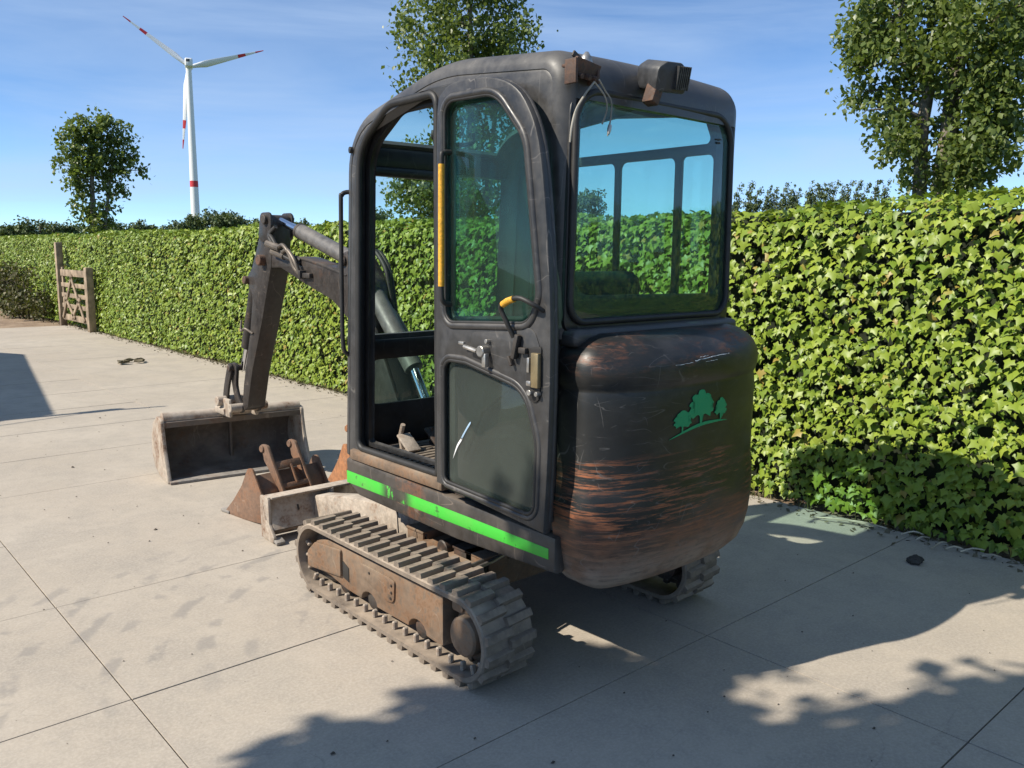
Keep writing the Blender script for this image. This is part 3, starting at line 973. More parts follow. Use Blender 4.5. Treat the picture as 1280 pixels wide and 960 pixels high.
# wind turbine, about 455 m away
def turbine():
    hub = Vector((165.486, 423.839, 91.192))
    base = Vector((165.6, 424.6, -0.06))
    root = tag(link(bpy.data.objects.new('wind_turbine', None)), 'white three-bladed wind turbine with red bands on tower and blades', 'wind turbine')
    root.location = base
    inv = tuple(-base)
    view = Vector((hub.x, hub.y, 0)).normalized()
    side = Vector((view.y, -view.x, 0))
    top = Vector((base.x, base.y, hub.z - 1.0))
    def tw(t):
        return base.lerp(top, t), 2.35 - 1.05 * t
    tb = B()
    pts = [tw(i / 12) for i in range(13)]
    tb.tube([p for p, r in pts], [r for p, r in pts], 24)
    tower = link(bpy.data.objects.new('tower', tb.mesh('tower', 'turbine_white', 50)), root, inv)
    for t0, t1 in ((0.365, 0.398),):
        a, ra = tw(t0)
        b_, rb = tw(t1)
        link(bpy.data.objects.new('red_band', B().tube([a, b_], [ra + .03, rb + .03], 24).mesh('red_band', 'turbine_red', 50)), tower)
    R = Matrix((side, view, Vector((0, 0, 1)))).transposed()
    nc = B().box(hub + view * 0.6 + Vector((0, 0, 0.2)), (3.6, 9.0, 4.0), 0.7, R, 3)
    nac = link(bpy.data.objects.new('nacelle', nc.mesh('nacelle', 'turbine_white')), root, inv)
    link(bpy.data.objects.new('vent_panel', B().box(hub - view * 3.95 + side * -0.4 + Vector((0, 0, 1.0)), (1.7, 0.1, 1.3), 0.05, R).mesh('vent_panel', 'turbine_grey')), nac)
    hc = hub + view * 6.2
    link(bpy.data.objects.new('rotor_hub', B().tube([hc - view * 1.6, hc - view * 1.2, hc + view * 1.0, hc + view * 2.2], [1.3, 1.75, 1.6, 0.3], 16).mesh('rotor_hub', 'turbine_white', 60)), root, inv)
    for ang, L in ((144.0, 35.2), (16.7, 37.2), (263.4, 39.7)):
        d = side * cos(radians(ang)) + Vector((0, 0, 1)) * sin(radians(ang))
        c = side * -sin(radians(ang)) + Vector((0, 0, 1)) * cos(radians(ang))
        def section(t):
            ch = 1.9 + 2.3 * min(1, t / 0.2) if t < 0.2 else 4.2 - 3.75 * ((t - 0.2) / 0.8) ** 0.9
            th = max(0.14, 1.9 * (1 - t) ** 2.2)
            tw_ = -radians(32 * (1 - t) + 6)
            c2 = c * cos(tw_) + view * sin(tw_)
            n2 = view * cos(tw_) - c * sin(tw_)
            o = hc + d * (1.2 + (L - 1.2) * t)
            return [o + c2 * ch * (0.5 * cos(a) - 0.12) * 0.86 + n2 * th * 0.5 * sin(a) for a in [2 * pi * q / 10 for q in range(10)]]
        cuts = [(0, 0.64, 'turbine_white', 'blade'), (0.64, 0.745, 'turbine_red', 'red_band'), (0.745, 0.885, 'turbine_white', 'blade_tip'), (0.885, 1.0, 'turbine_red', 'red_band')]
        bl = None
        for a, b_, m, nm in cuts:
            bb = B()
            ns = 10
            V = []
            for i in range(ns + 1):
                V += section(a + (b_ - a) * i / ns)
            F = [(i * 10 + q, i * 10 + (q + 1) % 10, (i + 1) * 10 + (q + 1) % 10, (i + 1) * 10 + q) for i in range(ns) for q in range(10)]
            F += [tuple(range(9, -1, -1)), tuple(ns * 10 + q for q in range(10))]
            bb.add(V, F)
            o = bpy.data.objects.new(nm, bb.mesh(nm, m, 60))
            if bl is None:
                bl = link(o, root, inv)
            else:
                link(o, bl)


turbine()
# ------------------------------------------------------------------ the excavator
EX = tag(link(bpy.data.objects.new('mini_excavator', None)), 'dirty black mini excavator with green stripe, closed cab and rubber tracks', 'excavator')
EX.location = (2.45, 2.85, 0)
EXI = (-2.45, -2.85, 0)


def part(name, me, label=None):
    o = link(bpy.data.objects.new(name, me), EX, EXI)
    if label:
        o['label'] = label
    return o


def sub(parent, name, me):
    return link(bpy.data.objects.new(name, me), parent)


XC = 2.445          # machine centre line
XL, XR = 1.957, 2.933

# ---- cab shell: lofted skin from the front pillars over the roof and down the rear
R_SH = 0.062
prof = []
for p in rp([(3.385, 0.63), (3.310, 2.10, 0.27), (2.62, 2.262, 0.9), (1.952, 2.195, 0.115), (1.962, 1.27)], 9)[0:]:
    prof.append(p)
# densify long straight runs
dense = []
for a, b in zip(prof[:-1], prof[1:]):
    L = math.dist(a, b)
    n = max(1, int(L / 0.045))
    for k in range(n):
        dense.append((a[0] + (b[0] - a[0]) * k / n, a[1] + (b[1] - a[1]) * k / n))
dense.append(prof[-1])
# rp starts at its first (unrounded) point, so order is front-bottom to rear-bottom
def normals(path):
    N = []
    for i in range(len(path)):
        a = path[max(0, i - 1)]
        b = path[min(len(path) - 1, i + 1)]
        t = Vector((b[0] - a[0], b[1] - a[1])).normalized()
        N.append(Vector((t.y, -t.x)))      # outward (front is +Y, going up then back)
    return N


PN = normals(dense)
HW = (XR - XL) / 2
xs = [-HW + R_SH * (1 - cos(a)) for a in [pi / 2 * q / 6 for q in range(7)]]
xs += [-HW + R_SH + (2 * HW - 2 * R_SH) * q / 12 for q in range(1, 12)]
xs += [-x for x in xs[6::-1]]


def shell_pt(i, x, inner=0.0):
    e = max(0.0, abs(x) - (HW - R_SH))
    off = -(R_SH - sqrt(max(0, R_SH ** 2 - e ** 2))) + 0.012 * (1 - (x / HW) ** 2) - inner
    p = Vector(dense[i]) + PN[i] * off
    sx = x * (1 - inner / HW)
    return (XC + sx, p.x, p.y)


def open_at(i, x):
    y, z = dense[i]
    ax = abs(x)
    if y < 2.0 and 1.335 < z < 2.075 and ax < 0.435:
        return True                                             # rear window
    if y > 3.2 and 1.14 < z < 1.93 and ax < 0.41:
        return True                                             # windscreen
    if y > 3.2 and 0.80 < z < 1.075 and ax < 0.41:
        return True                                             # lower front glass
    if y > 2.86 and z > 2.03 and ax < 0.37:
        return True                                             # roof glass
    return False


def shell():
    b = B()
    nx, npf = len(xs), len(dense)
    V = []
    for lay in (0.0, 0.03):
        for i in range(npf):
            for x in xs:
                V.append(shell_pt(i, x, lay))
    F = []
    hole = set()
    for i in range(npf - 1):
        for j in range(nx - 1):
            xm = (xs[j] + xs[j + 1]) / 2
            m = min(i, npf - 2)
            if open_at(m, xm):
                hole.add((i, j))
    o1 = npf * nx
    for i in range(npf - 1):
        for j in range(nx - 1):
            if (i, j) in hole:
                continue
            a, b_, c, d = i * nx + j, i * nx + j + 1, (i + 1) * nx + j + 1, (i + 1) * nx + j
            F.append((a, d, c, b_))
            F.append((o1 + a, o1 + b_, o1 + c, o1 + d))
            for (di, dj, p, q) in ((-1, 0, a, b_), (1, 0, c, d), (0, -1, d, a), (0, 1, b_, c)):
                ii, jj = i + di, j + dj
                if (ii, jj) in hole or ii < 0 or jj < 0 or ii >= npf - 1 or jj >= nx - 1:
                    F.append((p, q, o1 + q, o1 + p))
    me = mesh('cab_shell', V, F, 'cab_plastic', 40)
    return me


cab = part('cab_shell', shell())

# ---- side frames
side_out = [(p[0] - 0 + PN[i].x * -(R_SH - 0.002), p[1] + PN[i].y * -(R_SH - 0.002)) for i, p in enumerate(dense)]
side_out = side_out[::2] + [side_out[-1]]
side_loop = [(side_out[0][0], 0.635)] + side_out[1:] + [(1.99, 1.262), (1.99, 0.90), (1.99, 0.635)]
door_hole = rp([(2.632, 0.668, 0.02), (3.250, 0.668, 0.05), (3.200, 2.0, 0.21), (2.96, 2.145, 0.16), (2.632, 2.150, 0.05)][::-1], 7)
qwin_hole = rp([(2.10, 1.33, 0.05), (2.565, 1.30, 0.05), (2.565, 2.10, 0.06), (2.11, 2.07, 0.13)][::-1], 6)
lpanel = part('side_frame', plate('X', XL + 0.021, 0.042, side_loop, (door_hole, qwin_hole), 0.012, 'cab_plastic', 'side_frame'))
sub(lpanel, 'door_seal', ring_tube('X', XL + 0.004, inset(door_hole, 0.006), 0.016, 'gasket', 'door_seal'))
inner_hole = inset(door_hole, 0.03)
sub(lpanel, 'door_jamb', plate('X', XL + 0.055, 0.03, inset(door_hole, -0.02), (inset(door_hole, 0.026),), 0.008, 'cab_black', 'door_jamb'))
qg = part('quarter_window', plate('X', XL + 0.02, 0.005, inset(qwin_hole, -0.004), (), 0.001, 'glass_clear', 'quarter_window'))
sub(qg, 'window_seal', ring_tube('X', XL + 0.006, qwin_hole, 0.012, 'gasket', 'window_seal'))
rw_front = rp([(2.592, 1.10, 0.06), (3.155, 1.10, 0.06), (3.13, 1.955, 0.03), (2.592, 1.955, 0.03)][::-1], 5)
rw_mid = rp([(2.257, 1.26, 0.04), (2.560, 1.26, 0.04), (2.560, 1.955, 0.03), (2.257, 1.955, 0.03)][::-1], 5)
rw_rear = rp([(2.065, 1.30, 0.05), (2.222, 1.30, 0.04), (2.222, 1.955, 0.02), (2.065, 1.955, 0.03)][::-1], 5)
rw_top = rp([(2.075, 1.998, 0.02), (3.10, 1.998, 0.02), (2.98, 2.115, 0.08), (2.60, 2.150, 0.1), (2.12, 2.105, 0.04)][::-1], 5)
rpanel = part('side_frame', plate('X', XR - 0.011, 0.022, side_loop, (rw_front, rw_mid, rw_rear, rw_top), 0.006, 'cab_black', 'side_frame'))
for hl in (rw_front, rw_mid, rw_rear, rw_top):
    sub(rpanel, 'side_glass', plate('X', XR - 0.012, 0.005, inset(hl, -0.006), (), 0.001, 'glass_clear', 'side_glass'))

# ---- rear window with black border, seal and wiring
rwin = rp([(1.990, 1.325, 0.07), (2.878, 1.325, 0.07), (2.862, 2.075, 0.11), (2.004, 2.075, 0.11)], 7)
RY = 1.955
rg = part('rear_window', plate('Y', RY - 0.001, 0.005, inset(rwin, 0.004), (), 0.001, 'glass_green', 'rear_window'))
sub(rg, 'dark_border', plate('Y', RY + 0.006, 0.004, inset(rwin, 0.002), (rp([(2.020, 1.415, 0.07), (2.845, 1.405, 0.07), (2.83, 2.045, 0.08), (2.034, 2.045, 0.08)], 6),), 0.001, 'cab_black', 'dark_border'))
sub(rg, 'window_seal', ring_tube('Y', RY - 0.004, rwin, 0.012, 'gasket', 'window_seal'))
rear_frame = rp([(1.972, 1.285, 0.05), (2.905, 1.285, 0.05), (2.885, 2.115, 0.12), (1.985, 2.115, 0.12)], 7)
sub(cab, 'rear_frame', plate('Y', RY + 0.012, 0.018, rear_frame, (inset(rwin, 0.004),), 0.004, 'cab_black', 'rear_frame'))
sub(rg, 'printed_mark', plate('Y', RY - 0.0055, 0.001, [(2.765, 1.985), (2.795, 1.985), (2.795, 1.991), (2.765, 1.991)], (), 0.0002, 'print_black', 'printed_mark'))
sub(rg, 'printed_mark', plate('Y', RY - 0.0055, 0.001, [(2.770, 1.972), (2.790, 1.972), (2.790, 1.980), (2.770, 1.980)], (), 0.0002, 'print_black', 'printed_mark'))

# ---- front glass, bars, roof glass
def front_y(z):
    return 3.385 + (3.310 - 3.385) * (z - 0.63) / (2.10 - 0.63)
def front_pane(name, z0, z1, mat):
    x0, x1 = XC - 0.405, XC + 0.405
    loop = rp([(x0, z0, 0.05), (x1, z0, 0.05), (x1, z1, 0.05), (x0, z1, 0.05)])
    me = plate('Y', 0, 0.005, inset(loop, -0.015), (), 0.001, mat, name)
    for v in me.vertices:
        v.co.y += front_y(v.co.z) - 0.014
    return me
part('windscreen', front_pane('windscreen', 1.15, 1.93, 'glass_clear'))
lfg = part('lower_front_glass', front_pane('lower_front_glass', 0.835, 1.075, 'glass_front_low'))
fr = plate('Y', 0, 0.02, rp([(XC - 0.44, 0.64, 0.02), (XC + 0.44, 0.64, 0.02), (XC + 0.44, 1.15, 0.02), (XC - 0.44, 1.15, 0.02)]),
           (rp([(XC - 0.385, 0.845, 0.07), (XC + 0.385, 0.845, 0.07), (XC + 0.385, 1.058, 0.07), (XC - 0.385, 1.058, 0.07)]),), 0.004, 'cab_black', 'front_panel')
for v in fr.vertices:
    v.co.y += front_y(v.co.z) - 0.037
sub(cab, 'front_panel', fr)
hb = B().box((XC, front_y(1.98) - 0.04, 1.965), (0.84, 0.055, 0.10), 0.02)
hb.cyl((XC - 0.40, front_y(1.9) - 0.075, 1.905), (XC + 0.05, front_y(1.9) - 0.075, 1.905), 0.022, 12)
sub(cab, 'header_bar', hb.mesh('header_bar', 'cab_black'))
sub(cab, 'grab_loop', B().tube(spl([(XC - 0.16, 3.10, 2.085), (XC - 0.155, 3.10, 2.05), (XC - 0.05, 3.10, 2.035), (XC + 0.055, 3.10, 2.05), (XC + 0.06, 3.10, 2.095)], 4), 0.011, 8).mesh('grab_loop', 'gasket', 60))
ii = [i for i, (y, z) in enumerate(dense) if y > 2.80 and z > 2.0]
gv, gf = [], []
for i in ii:
    for x in (-0.39, 0.39):
        p = Vector(dense[i]) + PN[i] * -0.004
        gv.append((XC + x, p.x, p.y))
for q in range(len(ii) - 1):
    gf.append((2 * q, 2 * q + 1, 2 * q + 3, 2 * q + 2))
part('roof_glass', mesh('roof_glass', gv, gf, 'glass_green', 60))
sub(cab, 'roof_crossbar', B().box((XC, 2.84, 2.205), (0.80, 0.06, 0.03), 0.01).mesh('roof_crossbar', 'cab_black'))
# inner head lining
hl = B()
hv, hf = [], []
jj = [i for i, (y, z) in enumerate(dense) if 2.06 < y < 2.86 and z > 2.1]
for i in jj:
    for x in (-0.43, 0.43):
        p = Vector(dense[i]) + PN[i] * -0.045
        hv.append((XC + x, p.x, p.y))
for q in range(len(jj) - 1):
    hf.append((2 * q, 2 * q + 2, 2 * q + 3, 2 * q + 1))
sub(cab, 'head_lining', mesh('head_lining', hv, hf, 'cab_plastic', 60))
# mirror stay and small knob on the front pillar
part('pillar_rail', B().tube(spl([(1.985, 3.28, 1.81), (1.955, 3.30, 1.81), (1.936, 3.305, 1.795), (1.932, 3.306, 1.75), (1.932, 3.315, 1.30), (1.933, 3.315, 1.16), (1.945, 3.316, 1.105), (1.985, 3.31, 1.085)], 6), 0.010, 8).mesh('pillar_rail', 'gasket', 60))
part('lamp_knob', B().cyl((1.985, 3.24, 1.985), (1.945, 3.25, 1.985), 0.014, 12).mesh('lamp_knob', 'gasket'))

# ---- door, swung fully open and latched against the cab side
DX = 1.893
door_out = [(2.539, 0.677), (2.538, 1.3), (2.533, 1.75), (2.526, 2.053), (2.497, 2.115), (2.43, 2.142), (2.299, 2.140), (2.19, 2.122), (2.100, 2.080), (2.038, 2.010), (1.990, 1.905), (1.957, 1.72), (1.938, 1.545), (1.924, 1.342), (1.922, 1.082), (1.930, 0.812), (1.941, 0.625)]
dw = rp([(2.482, 1.296, 0.05), (2.484, 2.085, 0.055), (2.20, 2.078, 0.14), (2.055, 1.92, 0.16), (1.984, 1.42, 0.09), (2.02, 1.322, 0.07)], 7)
dl = rp([(2.494, 0.690, 0.03), (2.494, 1.165, 0.05), (2.36, 1.165, 0.1), (2.04, 1.105, 0.13), (1.976, 0.93, 0.2), (1.984, 0.668, 0.05)], 7)
door_out = [q[:2] for q in spl(door_out, 3)]
door = part('door', plate('X', DX, 0.036, door_out, (dw, dl), 0.008, 'door_paint', 'door'), 'open cab door folded back against the side')
g1 = sub(door, 'door_window', plate('X', DX + 0.004, 0.006, inset(dw, -0.006), (), 0.001, 'glass_door', 'door_window'))
g2 = sub(door, 'lower_door_window', plate('X', DX + 0.004, 0.006, inset(dl, -0.006), (), 0.001, 'glass_lower', 'lower_door_window'))
sub(door, 'window_seal', ring_tube('X', DX - 0.014, inset(dw, -0.010), 0.0135, 'door_paint', 'window_seal'))
sub(door, 'window_seal', ring_tube('X', DX - 0.016, inset(dw, 0.003), 0.0065, 'gasket', 'window_seal'))
sub(door, 'window_seal', ring_tube('X', DX - 0.013, inset(dl, -0.010), 0.0115, 'door_paint', 'window_seal'))
sub(door, 'window_seal', ring_tube('X', DX - 0.015, inset(dl, 0.004), 0.008, 'gasket', 'window_seal'))
# edge flange
sub(door, 'edge_flange', ring_tube('X', DX + 0.012, inset(door_out, 0.006), 0.010, 'door_paint', 'edge_flange'))
# yellow grab handle at the hinge edge
gh = sub(door, 'grab_handle', B().tube(spl([(DX - 0.015, 2.448, 1.905), (DX - 0.045, 2.448, 1.90), (DX - 0.055, 2.449, 1.87), (DX - 0.055, 2.451, 1.62), (DX - 0.055, 2.452, 1.42), (DX - 0.045, 2.451, 1.375), (DX - 0.012, 2.449, 1.365)], 6), 0.0095, 10).mesh('grab_handle', 'gasket', 60))
sub(door, 'grip_sleeve', B().tube([(DX - 0.055, 2.449, 1.862), (DX - 0.055, 2.451, 1.62), (DX - 0.055, 2.452, 1.432)], 0.0115, 12).mesh('grip_sleeve', 'yellow_grip', 60))
# latch recess panel and mechanism between the two windows
rec = rp([(2.325, 1.272, 0.02), (2.12, 1.288, 0.04), (2.00, 1.318, 0.05), (1.968, 1.25, 0.03), (1.975, 1.085, 0.03), (2.02, 1.068, 0.03), (2.20, 1.165, 0.04), (2.325, 1.215, 0.02)], 5)
sub(door, 'latch_panel', plate('X', DX - 0.0185, 0.006, rec, (), 0.002, 'door_paint', 'latch_panel'))
sub(door, 'latch_pocket', plate('X', DX - 0.020, 0.008, rp([(2.020, 1.245, 0.01), (1.957, 1.255, 0.01), (1.963, 1.075, 0.03), (1.997, 1.062, 0.02), (2.030, 1.11, 0.01)], 4), (), 0.002, 'hose', 'latch_pocket'))
lk = B().box((DX - 0.030, 1.975, 1.175), (0.018, 0.035, 0.115), 0.004)
sub(door, 'latch_case', lk.mesh('latch_case', 'brass'))
lk = B().box((DX - 0.032, 2.006, 1.19), (0.014, 0.012, 0.05), 0.003).box((DX - 0.034, 2.000, 1.13), (0.016, 0.022, 0.018), 0.004).cyl((DX - 0.02, 1.994, 1.10), (DX - 0.045, 1.994, 1.10), 0.010, 10).cyl((DX - 0.02, 1.965, 1.098), (DX - 0.04, 1.965, 1.098), 0.008, 10)
sub(door, 'latch_bolt', lk.mesh('latch_bolt', 'steel'))['kind'] = 'stuff'
sub(door, 'release_bar', B().tube(spl([(DX - 0.03, 2.085, 1.275), (DX - 0.05, 2.098, 1.325), (DX - 0.065, 2.112, 1.375), (DX - 0.07, 2.07, 1.398), (DX - 0.07, 2.015, 1.41), (DX - 0.055, 1.968, 1.392), (DX - 0.02, 1.955, 1.37)], 5), 0.0085, 8).mesh('release_bar', 'gasket', 60))
sub(door, 'release_grip', B().tube([(DX - 0.068, 2.098, 1.385), (DX - 0.07, 2.07, 1.398), (DX - 0.071, 2.04, 1.406)], 0.0115, 10).mesh('release_grip', 'yellow_grip', 60))
lv = B().box((DX - 0.035, 2.068, 1.245), (0.02, 0.018, 0.085), 0.004, Matrix.Rotation(0.25, 3, 'X')).box((DX - 0.035, 2.095, 1.195), (0.016, 0.012, 0.035), 0.003, Matrix.Rotation(-0.5, 3, 'X')).box((DX - 0.032, 2.035, 1.235), (0.018, 0.035, 0.02), 0.004)
sub(door, 'release_lever', lv.mesh('release_lever', 'dark_steel'))
ct = B().cyl((DX - 0.02, 2.235, 1.215), (DX - 0.055, 2.235, 1.215), 0.020, 14).cyl((DX - 0.05, 2.255, 1.215), (DX - 0.05, 2.325, 1.225), 0.008, 8).box((DX - 0.045, 2.345, 1.235), (0.012, 0.03, 0.012), 0.003).box((DX - 0.04, 2.220, 1.185), (0.02, 0.02, 0.05), 0.004).cyl((DX - 0.02, 2.220, 1.25), (DX - 0.04, 2.220, 1.25), 0.008, 8)
sub(door, 'door_catch', ct.mesh('door_catch', 'steel'))
for (y, z) in ((2.522, 1.95), (2.522, 0.80)):
    sub(door, 'hinge', B().cyl((DX + 0.025, 2.557, z - 0.05), (DX + 0.025, 2.557, z + 0.05), 0.014, 12).box((DX + 0.02, 2.538, z), (0.012, 0.05, 0.06), 0.003).mesh('hinge', 'cab_black'))
# strut seen behind the lower door glass
part('gas_strut', B().tube([(1.935, 2.44, 0.78), (1.935, 2.33, 0.98), (1.935, 2.10, 1.14)], 0.008, 8).mesh('gas_strut', 'dark_steel', 60))
sub(g2, 'sticker', plate('X', DX - 0.0005, 0.001, spl([(2.455, 0.785), (2.446, 0.80), (2.425, 0.835), (2.400, 0.866), (2.404, 0.872), (2.431, 0.840)], 3, True), (), 0.0002, 'turbine_white', 'sticker'))
sub(g2, 'sticker', plate('X', DX - 0.0005, 0.001, spl([(2.401, 0.868), (2.376, 0.902), (2.350, 0.935), (2.354, 0.940), (2.381, 0.907), (2.405, 0.873)], 3, True), (), 0.0002, 'sticker_blue', 'sticker'))

# ---- house: side body, floor, stripe
body = rp([(1.955, 0.592), (3.335, 0.618, 0.02), (3.325, 0.505, 0.05), (3.23, 0.455, 0.06), (2.5, 0.440), (1.955, 0.462)][::-1], 5)
bp = part('body_side', plate('X', 1.972, 0.055, body, (), 0.014, 'body_paint', 'body_side'))
sub(bp, 'green_stripe', plate('X', 1.9445, 0.003, [(3.322, 0.500), (3.322, 0.556), (2.4, 0.551), (1.985, 0.546), (1.985, 0.508), (2.4, 0.503)], (), 0.0005, 'stripe_green', 'green_stripe'))
sub(bp, 'sill', B().box((1.962, 2.94, 0.640), (0.05, 0.70, 0.05), 0.012).mesh('sill', 'frame_rust'))
part('body_side', plate('X', 2.918, 0.055, body, (), 0.014, 'body_paint', 'body_side'))
part('floor_pan', B().box((XC, 2.64, 0.60), (0.90, 1.36, 0.06), 0.01).box((XC, 2.6, 0.50), (0.76, 1.3, 0.16), 0.05).mesh('floor_pan', 'dark_steel'))
fm = B().box((XC, 2.93, 0.645), (0.84, 0.66, 0.02), 0.006)
mat_o = part('floor_mat', fm.mesh('floor_mat', 'floor_mat'))
rb = B()
for q in range(14):
    rb.box((XC, 2.66 + q * 0.042, 0.657), (0.80, 0.014, 0.008), 0.002, None, 1)
sub(mat_o, 'mat_ribs', rb.mesh('mat_ribs', 'floor_mat'))['kind'] = 'stuff'
part('front_end', B().box((XC, 3.318, 0.54), (0.90, 0.04, 0.16), 0.015).mesh('front_end', 'body_paint'))
pd = B().box((2.13, 3.09, 0.70), (0.07, 0.11, 0.012), 0.003, Matrix.Rotation(0.6, 3, 'X')).tube([(2.13, 3.14, 0.65), (2.125, 3.15, 0.72), (2.12, 3.12, 0.78)], 0.011, 8)
part('pedal', pd.mesh('pedal', 'mud_steel'))
pd = B().box((2.30, 3.12, 0.70), (0.06, 0.12, 0.012), 0.003, Matrix.Rotation(0.6, 3, 'X')).cyl((2.30, 3.15, 0.655), (2.30, 3.15, 0.74), 0.01, 8)
part('pedal', pd.mesh('pedal', 'dark_steel'))

# ---- seat and controls
seat = part('seat', B().box((XC, 2.48, 0.92), (0.46, 0.46, 0.12), 0.05, None, 3).box((XC, 2.47, 0.78), (0.42, 0.42, 0.26), 0.03).mesh('seat', 'seat_fabric', 50))
sub(seat, 'backrest', B().box((XC - 0.06, 2.235, 1.21), (0.46, 0.12, 0.56), 0.055, Matrix.Rotation(0.14, 3, 'X'), 3).mesh('backrest', 'seat_fabric', 50))
for s in (-1, 1):
    con = part('control_console', B().box((XC + s * 0.33, 2.58, 0.95), (0.14, 0.44, 0.16), 0.03).box((XC + s * 0.33, 2.50, 0.80), (0.12, 0.30, 0.26), 0.02).mesh('control_console', 'cab_black'))
    sub(con, 'armrest', B().box((XC + s * 0.33, 2.46, 1.08), (0.09, 0.26, 0.05), 0.02).mesh('armrest', 'seat_fabric'))
    sub(con, 'joystick', B().tube([(XC + s * .33, 2.74, 1.02), (XC + s * .33, 2.75, 1.10), (XC + s * .33, 2.755, 1.13), (XC + s * .33, 2.77, 1.25)], [0.012, 0.012, 0.024, 0.022], 10).mesh('joystick', 'gasket', 60))
tl = B()
for s in (-1, 1):
    tl.tube([(XC + s * 0.05, 3.10, 0.65), (XC + s * 0.05, 3.06, 1.0), (XC + s * 0.05, 2.98, 1.12)], [0.011, 0.010, 0.018], 8)
    part('travel_lever', tl.mesh('travel_lever', 'gasket', 60))
    tl = B()

# ---- counterweight
CWX, CWH = 2.455, 0.490


def cw_off(z):
    pts = [(0.385, 0.17), (0.395, 0.118), (0.415, 0.078), (0.45, 0.042), (0.50, 0.020), (0.56, 0.008), (0.63, 0.001), (0.70, 0.0), (0.74, 0.004), (0.78, 0.010), (0.86, 0.011), (0.95, 0.010), (1.06, 0.009), (1.092, 0.012), (1.108, 0.015), (1.124, 0.008), (1.145, 0.002), (1.17, 0.0), (1.20, 0.005), (1.23, 0.021), (1.255, 0.045), (1.275, 0.078), (1.288, 0.13)]
    for (a, b), (c, d) in zip(pts[:-1], pts[1:]):
        if a <= z <= c:
            t = (z - a) / (c - a)
            return b + (d - b) * t
    return pts[0][1] if z < pts[0][0] else pts[-1][1]


def cw_rear(x, z):
    o = cw_off(z)
    u = min(1, abs(x - CWX) / (CWH - o))
    return 1.905 - (0.190 - o) * (1 - u ** 2.4) ** (1 / 2.4)


def counterweight():
    zs = [0.385, 0.388, 0.395, 0.405, 0.415, 0.432, 0.45, 0.475, 0.50, 0.53, 0.56, 0.595, 0.63, 0.665, 0.70, 0.72, 0.74, 0.76, 0.78, 0.82, 0.89, 0.95, 1.01, 1.06, 1.076, 1.084, 1.092, 1.100, 1.108, 1.116, 1.124, 1.134, 1.145, 1.157, 1.17, 1.185, 1.20, 1.215, 1.23, 1.243, 1.255, 1.266, 1.275, 1.282, 1.288]
    nu = 90
    V, F = [], []
    for z in zs:
        o = cw_off(z)
        hw, dp = CWH - o, 0.190 - o
        row = [(CWX - hw + 0.004, 1.995, z)]
        for k in range(nu + 1):
            a = pi * k / nu
            cx, sy = -cos(a), sin(a)
            row.append((CWX + hw * math.copysign(abs(cx) ** (2 / 2.4), cx), 1.905 - dp * abs(sy) ** (2 / 2.4), z))
        row.append((CWX + hw - 0.004, 1.995, z))
        V += row
    m = nu + 3
    for i in range(len(zs) - 1):
        for k in range(m - 1):
            F.append((i * m + k, i * m + k + 1, (i + 1) * m + k + 1, (i + 1) * m + k))
    F.append(tuple(range(m - 1, -1, -1)))
    F.append(tuple((len(zs) - 1) * m + k for k in range(m)))
    return mesh('counterweight', V, F, 'counterweight_paint', 45)


cw = part('counterweight', counterweight(), 'scratched black counterweight with rusty orange scrapes')
# three-tree emblem laid on the curved casting
def blob_tree(cx, cz, w, h, seed):
    g = random.Random(seed)
    base = [(-.34, .10), (-.16, .20), (-.05, .14), (-.04, -.14), (.04, -.14), (.05, .14), (.18, .20), (.36, .09), (.42, .22), (.54, .26), (.46, .38), (.36, .42), (.50, .54), (.40, .66), (.30, .66), (.36, .80), (.24, .88), (.16, .86), (.10, 1.0), (-.10, 1.0), (-.16, .87), (-.26, .89), (-.36, .80), (-.29, .67), (-.42, .66), (-.50, .54), (-.35, .43), (-.47, .38), (-.54, .27), (-.42, .22)]
    loop = spl([(cx + x * w * g.uniform(.92, 1.08), cz + z * h) for x, z in base], 2, True)
    return loop
def decal(loop, name, mat='emblem_green'):
    bm = bmesh.new()
    vs = [bm.verts.new((x, 0, z)) for x, z in loop]
    fc = bm.faces.new(vs)
    bmesh.ops.triangulate(bm, faces=[fc])
    for _ in range(2):
        bmesh.ops.subdivide_edges(bm, edges=bm.edges[:], cuts=2, use_grid_fill=True)
    for v in bm.verts:
        v.co.y = cw_rear(v.co.x, v.co.z) - 0.003
    bmesh.ops.recalc_face_normals(bm, faces=bm.faces[:])
    me = bpy.data.meshes.new(name)
    bm.to_mesh(me)
    bm.free()
    me.materials.append(MAT[mat])
    return me
em = sub(cw, 'emblem', decal(blob_tree(2.425, 0.978, 0.142, 0.108, 1), 'emblem'))
sub(cw, 'emblem_tree', decal(blob_tree(2.325, 0.958, 0.088, 0.066, 2), 'emblem_tree'))
sub(cw, 'emblem_tree', decal(blob_tree(2.545, 0.979, 0.074, 0.068, 3), 'emblem_tree'))
arc = [(2.262 + 0.326 * t, 0.930 + 0.042 * sin(pi * 0.5 * min(1, t / 0.62)) - 0.010 * max(0, (t - 0.62) / 0.38) ** 2) for t in [q / 12 for q in range(13)]]
sub(cw, 'emblem_hill', decal([(x, z - 0.001 - 0.011 * sin(pi * (i + 0.3) / 12.6)) for i, (x, z) in enumerate(arc)] + list(reversed(arc)), 'emblem_hill'))
